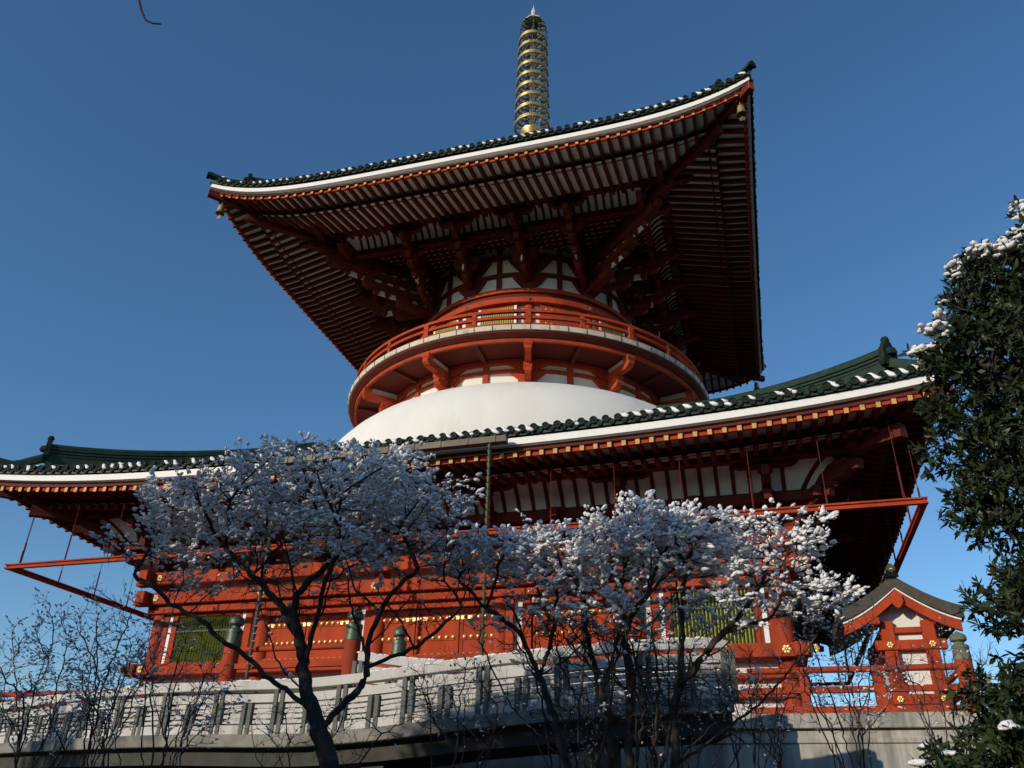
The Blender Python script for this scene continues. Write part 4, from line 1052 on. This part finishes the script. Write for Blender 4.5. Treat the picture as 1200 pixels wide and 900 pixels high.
shrub(14.6, -30.0, [(14.0, -30, 3.9), (14.8, -30, 4.5), (15.3, -30, 3.9)], 760, 47, 'tall leafless shrub beside the small gate', [(14.5, -30, 3.9, .95, .7, 1.0, 1), (14.6, -30, 2.6, 1.2, .8, .9, 1)], g2, .4)
shrub(16.3, -29.5, [(15.8, -29.5, 3.0), (16.5, -29.5, 3.6), (17.0, -29.5, 3.0)], 420, 48, 'thin leafless shrub in front of the gate and its mossy finial', [(16.4, -29.5, 2.9, 1.1, .7, .9, 1)], g2, .05)

shrub(9.5, -30.6, [(9.0, -30.6, 2.6), (9.7, -30.6, 2.4), (10.2, -30.6, 2.7)], 420, 49, 'leafless shrub in front of the bridge deck between the two crooked trunks', [(9.4, -30.6, 2.2, 1.2, .8, .7, 1)], g2, .08)
shrub(11.3, -30.4, [(10.8, -30.4, 2.6), (11.4, -30.4, 3.0), (11.9, -30.4, 2.6)], 420, 50, 'leafless shrub in front of the end post of the bridge parapet', [(11.4, -30.4, 2.4, 1.1, .8, .8, 1)], g2, .1)
# evergreen at the right edge
def leafy(name, label, cat, base, limbs, ells, n_att, seed, r_base, leaf, per, group=None, snow_top=True, step=.16, dk=.2, nsnow=60, frac=.9, ssz=.09, snow_pts=()):
    t = empty(name, label, cat, base, group); b_ = np.array(base); rg = np.random.default_rng(seed)
    nodes, par = grow(limbs, ells, n_att, step, 1.6, dk, seed, jitter=.22)
    nodes, par = twigs(nodes, par, .5, leaf*2.2, seed+1, up=.15)
    loc = nodes-b_; o, r = skin('trunk', loc, par, .006, r_base, BARK, t); o['label'] = 'dark trunk and boughs'
    idx = np.where((r < .02) & (rg.random(len(r)) < frac))[0]; idx = idx[idx > 0]
    P = np.repeat(loc[idx], per, axis=0); D0 = np.repeat(loc[idx]-loc[par[idx]], per, axis=0); D0 /= np.maximum(1e-6, np.linalg.norm(D0, axis=1, keepdims=True))
    n = len(P); d = D0*.55+rg.normal(0, .6, (n, 3))+np.array((0, 0, .12)); d /= np.linalg.norm(d, axis=1, keepdims=True)
    s_ = np.cross(d, rg.normal(size=(n, 3))+np.array((0, 0, 1.2))); s_ /= np.maximum(1e-6, np.linalg.norm(s_, axis=1, keepdims=True)); up = np.cross(s_, d)
    L = leaf*rg.uniform(.45, 1.35, (n, 1)); w = L*rg.uniform(.12, .22, (n, 1)); P = P+rg.normal(0, leaf*.16, (n, 3))
    pts = [P, P+d*L*.35+s_*w-up*L*.02, P+d*L*.35-s_*w-up*L*.02, P+d*L*.72+s_*w*.75-up*L*.06, P+d*L*.72-s_*w*.75-up*L*.06, P+d*L-up*L*.14]
    V = np.stack(pts, 1).reshape(-1, 3); off = (np.arange(n)*6)[:, None]
    tri = np.array([0, 1, 2, 3, 4, 5]); F = [(0, 1, 2), (1, 3, 4, 2), (3, 5, 4)]
    me = bpy.data.meshes.new('foliage'); me.vertices.add(n*6); me.vertices.foreach_set('co', V.reshape(-1))
    lp = (off+np.array([0, 1, 2, 1, 3, 4, 2, 3, 5, 4])[None]).reshape(-1); me.loops.add(len(lp)); me.loops.foreach_set('vertex_index', lp.astype(np.int32))
    ls = ((np.arange(n)*10)[:, None]+np.array([0, 3, 7])[None]).reshape(-1); me.polygons.add(len(ls)); me.polygons.foreach_set('loop_start', ls.astype(np.int32)); me.update(calc_edges=True); me.validate(); me.materials.append(LEAF)
    fo = bpy.data.objects.new('foliage', me); COL.objects.link(fo); fo.parent = t
    if snow_top:
        # snow rests on the crown's topmost twigs: nothing of the crown within a short way above
        tip = idx; Z = loc[tip]; PP = []; SS = []
        order = rg.permutation(len(tip))
        for q in order:
            p = Z[q]; dxy = np.hypot(Z[:, 0]-p[0], Z[:, 1]-p[1]); above = ((dxy < .22) & (Z[:, 2] > p[2]+.1) & (Z[:, 2] < p[2]+1.2)).sum()
            if above <= 3 and (p[2]+b_[2] > 3.2 or rg.random() < .12):
                k = rg.integers(2, 7)
                for _ in range(k): PP.append(p+rg.normal(0, ssz*.8, 3)*np.array((1.3, 1.3, .3))+np.array((0, 0, .03))); SS.append(ssz*rg.uniform(.5, 1.15))
                if len(PP) > nsnow*5: break
        if PP:
            PP = np.array(PP); blobs_mesh('snow', PP, np.array(SS), rg.normal(size=PP.shape)*np.array((1, 1, .1)), SNOW, t)
    return t
ex, ey = 16.6, -39.8; ez = gz(ex, ey)
leafy('evergreen_tree', 'dark glossy evergreen tree with snow caps at the right edge', 'tree', (ex, ey, ez),
      [[(ex, ey, ez), (ex+.05, ey, 1.0), (ex-.1, ey, 2.2), (ex, ey, 3.4), (ex, ey, 4.8)], [(ex-.1, ey, 2.0), (15.9, ey, 2.5), (15.4, ey+.1, 3.0)], [(ex-.05, ey, 2.6), (15.9, ey-.2, 3.4), (15.4, ey-.2, 4.1)], [(ex, ey, .2), (16.0, ey, .6), (15.5, ey, 1.0)], [(ex, ey, 1.0), (16.1, ey, 1.5), (15.6, ey, 1.9)], [(ex, ey, 1.8), (17.3, ey, 2.6), (17.8, ey, 3.2)]],
      [(16.5, ey, 5.5, .5, .6, .5, .7), (15.95, ey, 4.85, .7, .8, .5, 1.3), (15.68, ey, 4.1, .8, .8, .55, 1.6), (15.5, ey, 3.4, .72, .8, .45, 1.3), (15.35, ey, 2.75, .5, .7, .32, .7), (15.85, ey, 2.4, .5, .7, .4, .6), (15.4, ey, 1.85, .55, .8, .28, .7), (15.95, ey, 1.6, .5, .7, .4, .6), (15.25, ey, 1.05, .62, .8, .42, 1.3), (15.05, ey, .45, .8, .9, .42, 1.3), (16.9, ey, 4.2, 1.0, .9, 1.1, .7), (17.0, ey, 2.4, 1.2, .9, 1.5, .8)],
      3100, 61, .13, .085, 9, nsnow=170, ssz=.034, dk=.125, step=.12, frac=.95)
# twig reaching in at the top left, part of a tall bare tree that stands beside the viewer
tx, ty = 3.2, -49.0
t = empty('bare_tree', 'leafless tree whose single bare twig tip droops in at the top left', 'tree', (tx, ty, gz(tx, ty)))
b0 = Vector((tx, ty, gz(tx, ty)))
trunk = [Vector((tx, ty, gz(tx, ty))), Vector((tx+.1, ty, 2.4)), Vector((3.9, -48.6, 5.0)), Vector((5.5, -47.8, 7.0)), Vector((7.8, -46.6, 7.4)), Vector((9.3, -45.65, 6.4)), Vector((9.75, -45.42, 5.4)), Vector((9.86, -45.34, 4.9)), Vector((9.905, -45.30, 4.42)), Vector((9.95, -45.28, 4.30)), Vector((9.985, -45.26, 4.225)), Vector((10.03, -45.24, 4.205)), Vector((10.065, -45.22, 4.215))]
m = MB(); m.tube([p-b0 for p in trunk], [.17, .15, .11, .07, .04, .022, .014, .010, .0085, .007, .006, .005, .004], 8); m.build('trunk', BARK, t, smooth=True)
m = MB(); m.tube([trunk[8]-b0+Vector((0, 0, .02)), trunk[8]-b0+Vector((.02, 0, .035))], .006, 5); m.build('bud', BARK, t)
# a small wood behind and to the left of the viewer (it shades the trees and the walkway)
g3 = 'evergreens standing behind the viewer'
SH = [(-6.2, -46.0, 12.6, 2.5, 'tall evergreen behind the viewer at the left of its group'), (-2.0, -46.5, 13.6, 2.6, 'tallest evergreen behind the viewer, in the middle of its group'), (2.4, -46.9, 13.4, 2.5, 'evergreen behind the viewer nearest to the bare tree'), (-9.6, -44.0, 9.0, 2.0, 'lowest evergreen behind the viewer, left of the three tall ones'), (-23.5, -45.0, 13.2, 2.9, 'evergreen standing alone far to the left of the viewer')]
for i, (x, y, h, r, lab) in enumerate(SH):
    na = (900, 640, 170, 300, 800)[i]
    z = gz(x, y)
    leafy('evergreen_tree', lab, 'tree', (x, y, z), [[(x, y, z), (x+.1, y, z+h*.35), (x, y, z+h*.88)], [(x, y, z+h*.35), (x+r*.5, y, z+h*.5)], [(x, y, z+h*.4), (x-r*.5, y, z+h*.55)]],
          [(x, y, z+h*.82, r*.85, r*.85, h*.16, 1.3), (x+r*.15, y, z+h*.65, r, r, h*.17, 1.5), (x-r*.2, y, z+h*.48, r, r, h*.16, 1.3)], na, 70+i, .2, .30, 7, group=g3, snow_top=False, step=.33, dk=.4)

# woodland added out of view, blocking low sky light under the eaves
def wood_belt():
    rg = np.random.default_rng(5); V = []; n = 0; C = []
    for k in range(150):
        a = R_(-118+236*k/149+rg.uniform(-1, 1)); d = rg.uniform(72, 100); x, y = 6+math.sin(a)*d, -20-math.cos(a)*d
        if y > -52 and x < 0: continue
        if y > -40: continue
        C.append((x, y, rg.uniform(13, 19)))
    P = []
    for x, y, h in C:
        m = 420; d = rg.normal(size=(m, 3)); d /= np.linalg.norm(d, axis=1, keepdims=True); P.append(np.array((x, y, h*.52-1.6))+d*rg.uniform(.75, 1, (m, 1))*np.array((4.2, 4.2, h*.5)))
    P = np.concatenate(P); n = len(P); A = rg.normal(size=(n, 3)); A /= np.linalg.norm(A, axis=1, keepdims=True); B = np.cross(A, rg.normal(size=(n, 3))); B /= np.linalg.norm(B, axis=1, keepdims=True)
    s_ = rg.uniform(.5, 1.0, (n, 1)); V = np.stack([P-A*s_, P+B*s_*.7, P+A*s_, P-B*s_*.7], 1).reshape(-1, 3)
    me = bpy.data.meshes.new('unseen_wood'); me.vertices.add(n*4); me.vertices.foreach_set('co', V.reshape(-1)); me.loops.add(n*4); me.loops.foreach_set('vertex_index', np.arange(n*4, dtype=np.int32))
    me.polygons.add(n); me.polygons.foreach_set('loop_start', np.arange(0, n*4, 4, dtype=np.int32)); me.update(calc_edges=True); me.materials.append(LEAF)
    o = bpy.data.objects.new('unseen_wood', me); COL.objects.link(o); tag(o, 'unseen evergreen wood added behind the viewer to block low sky light', 'wood', kind='stuff')
wood_belt()
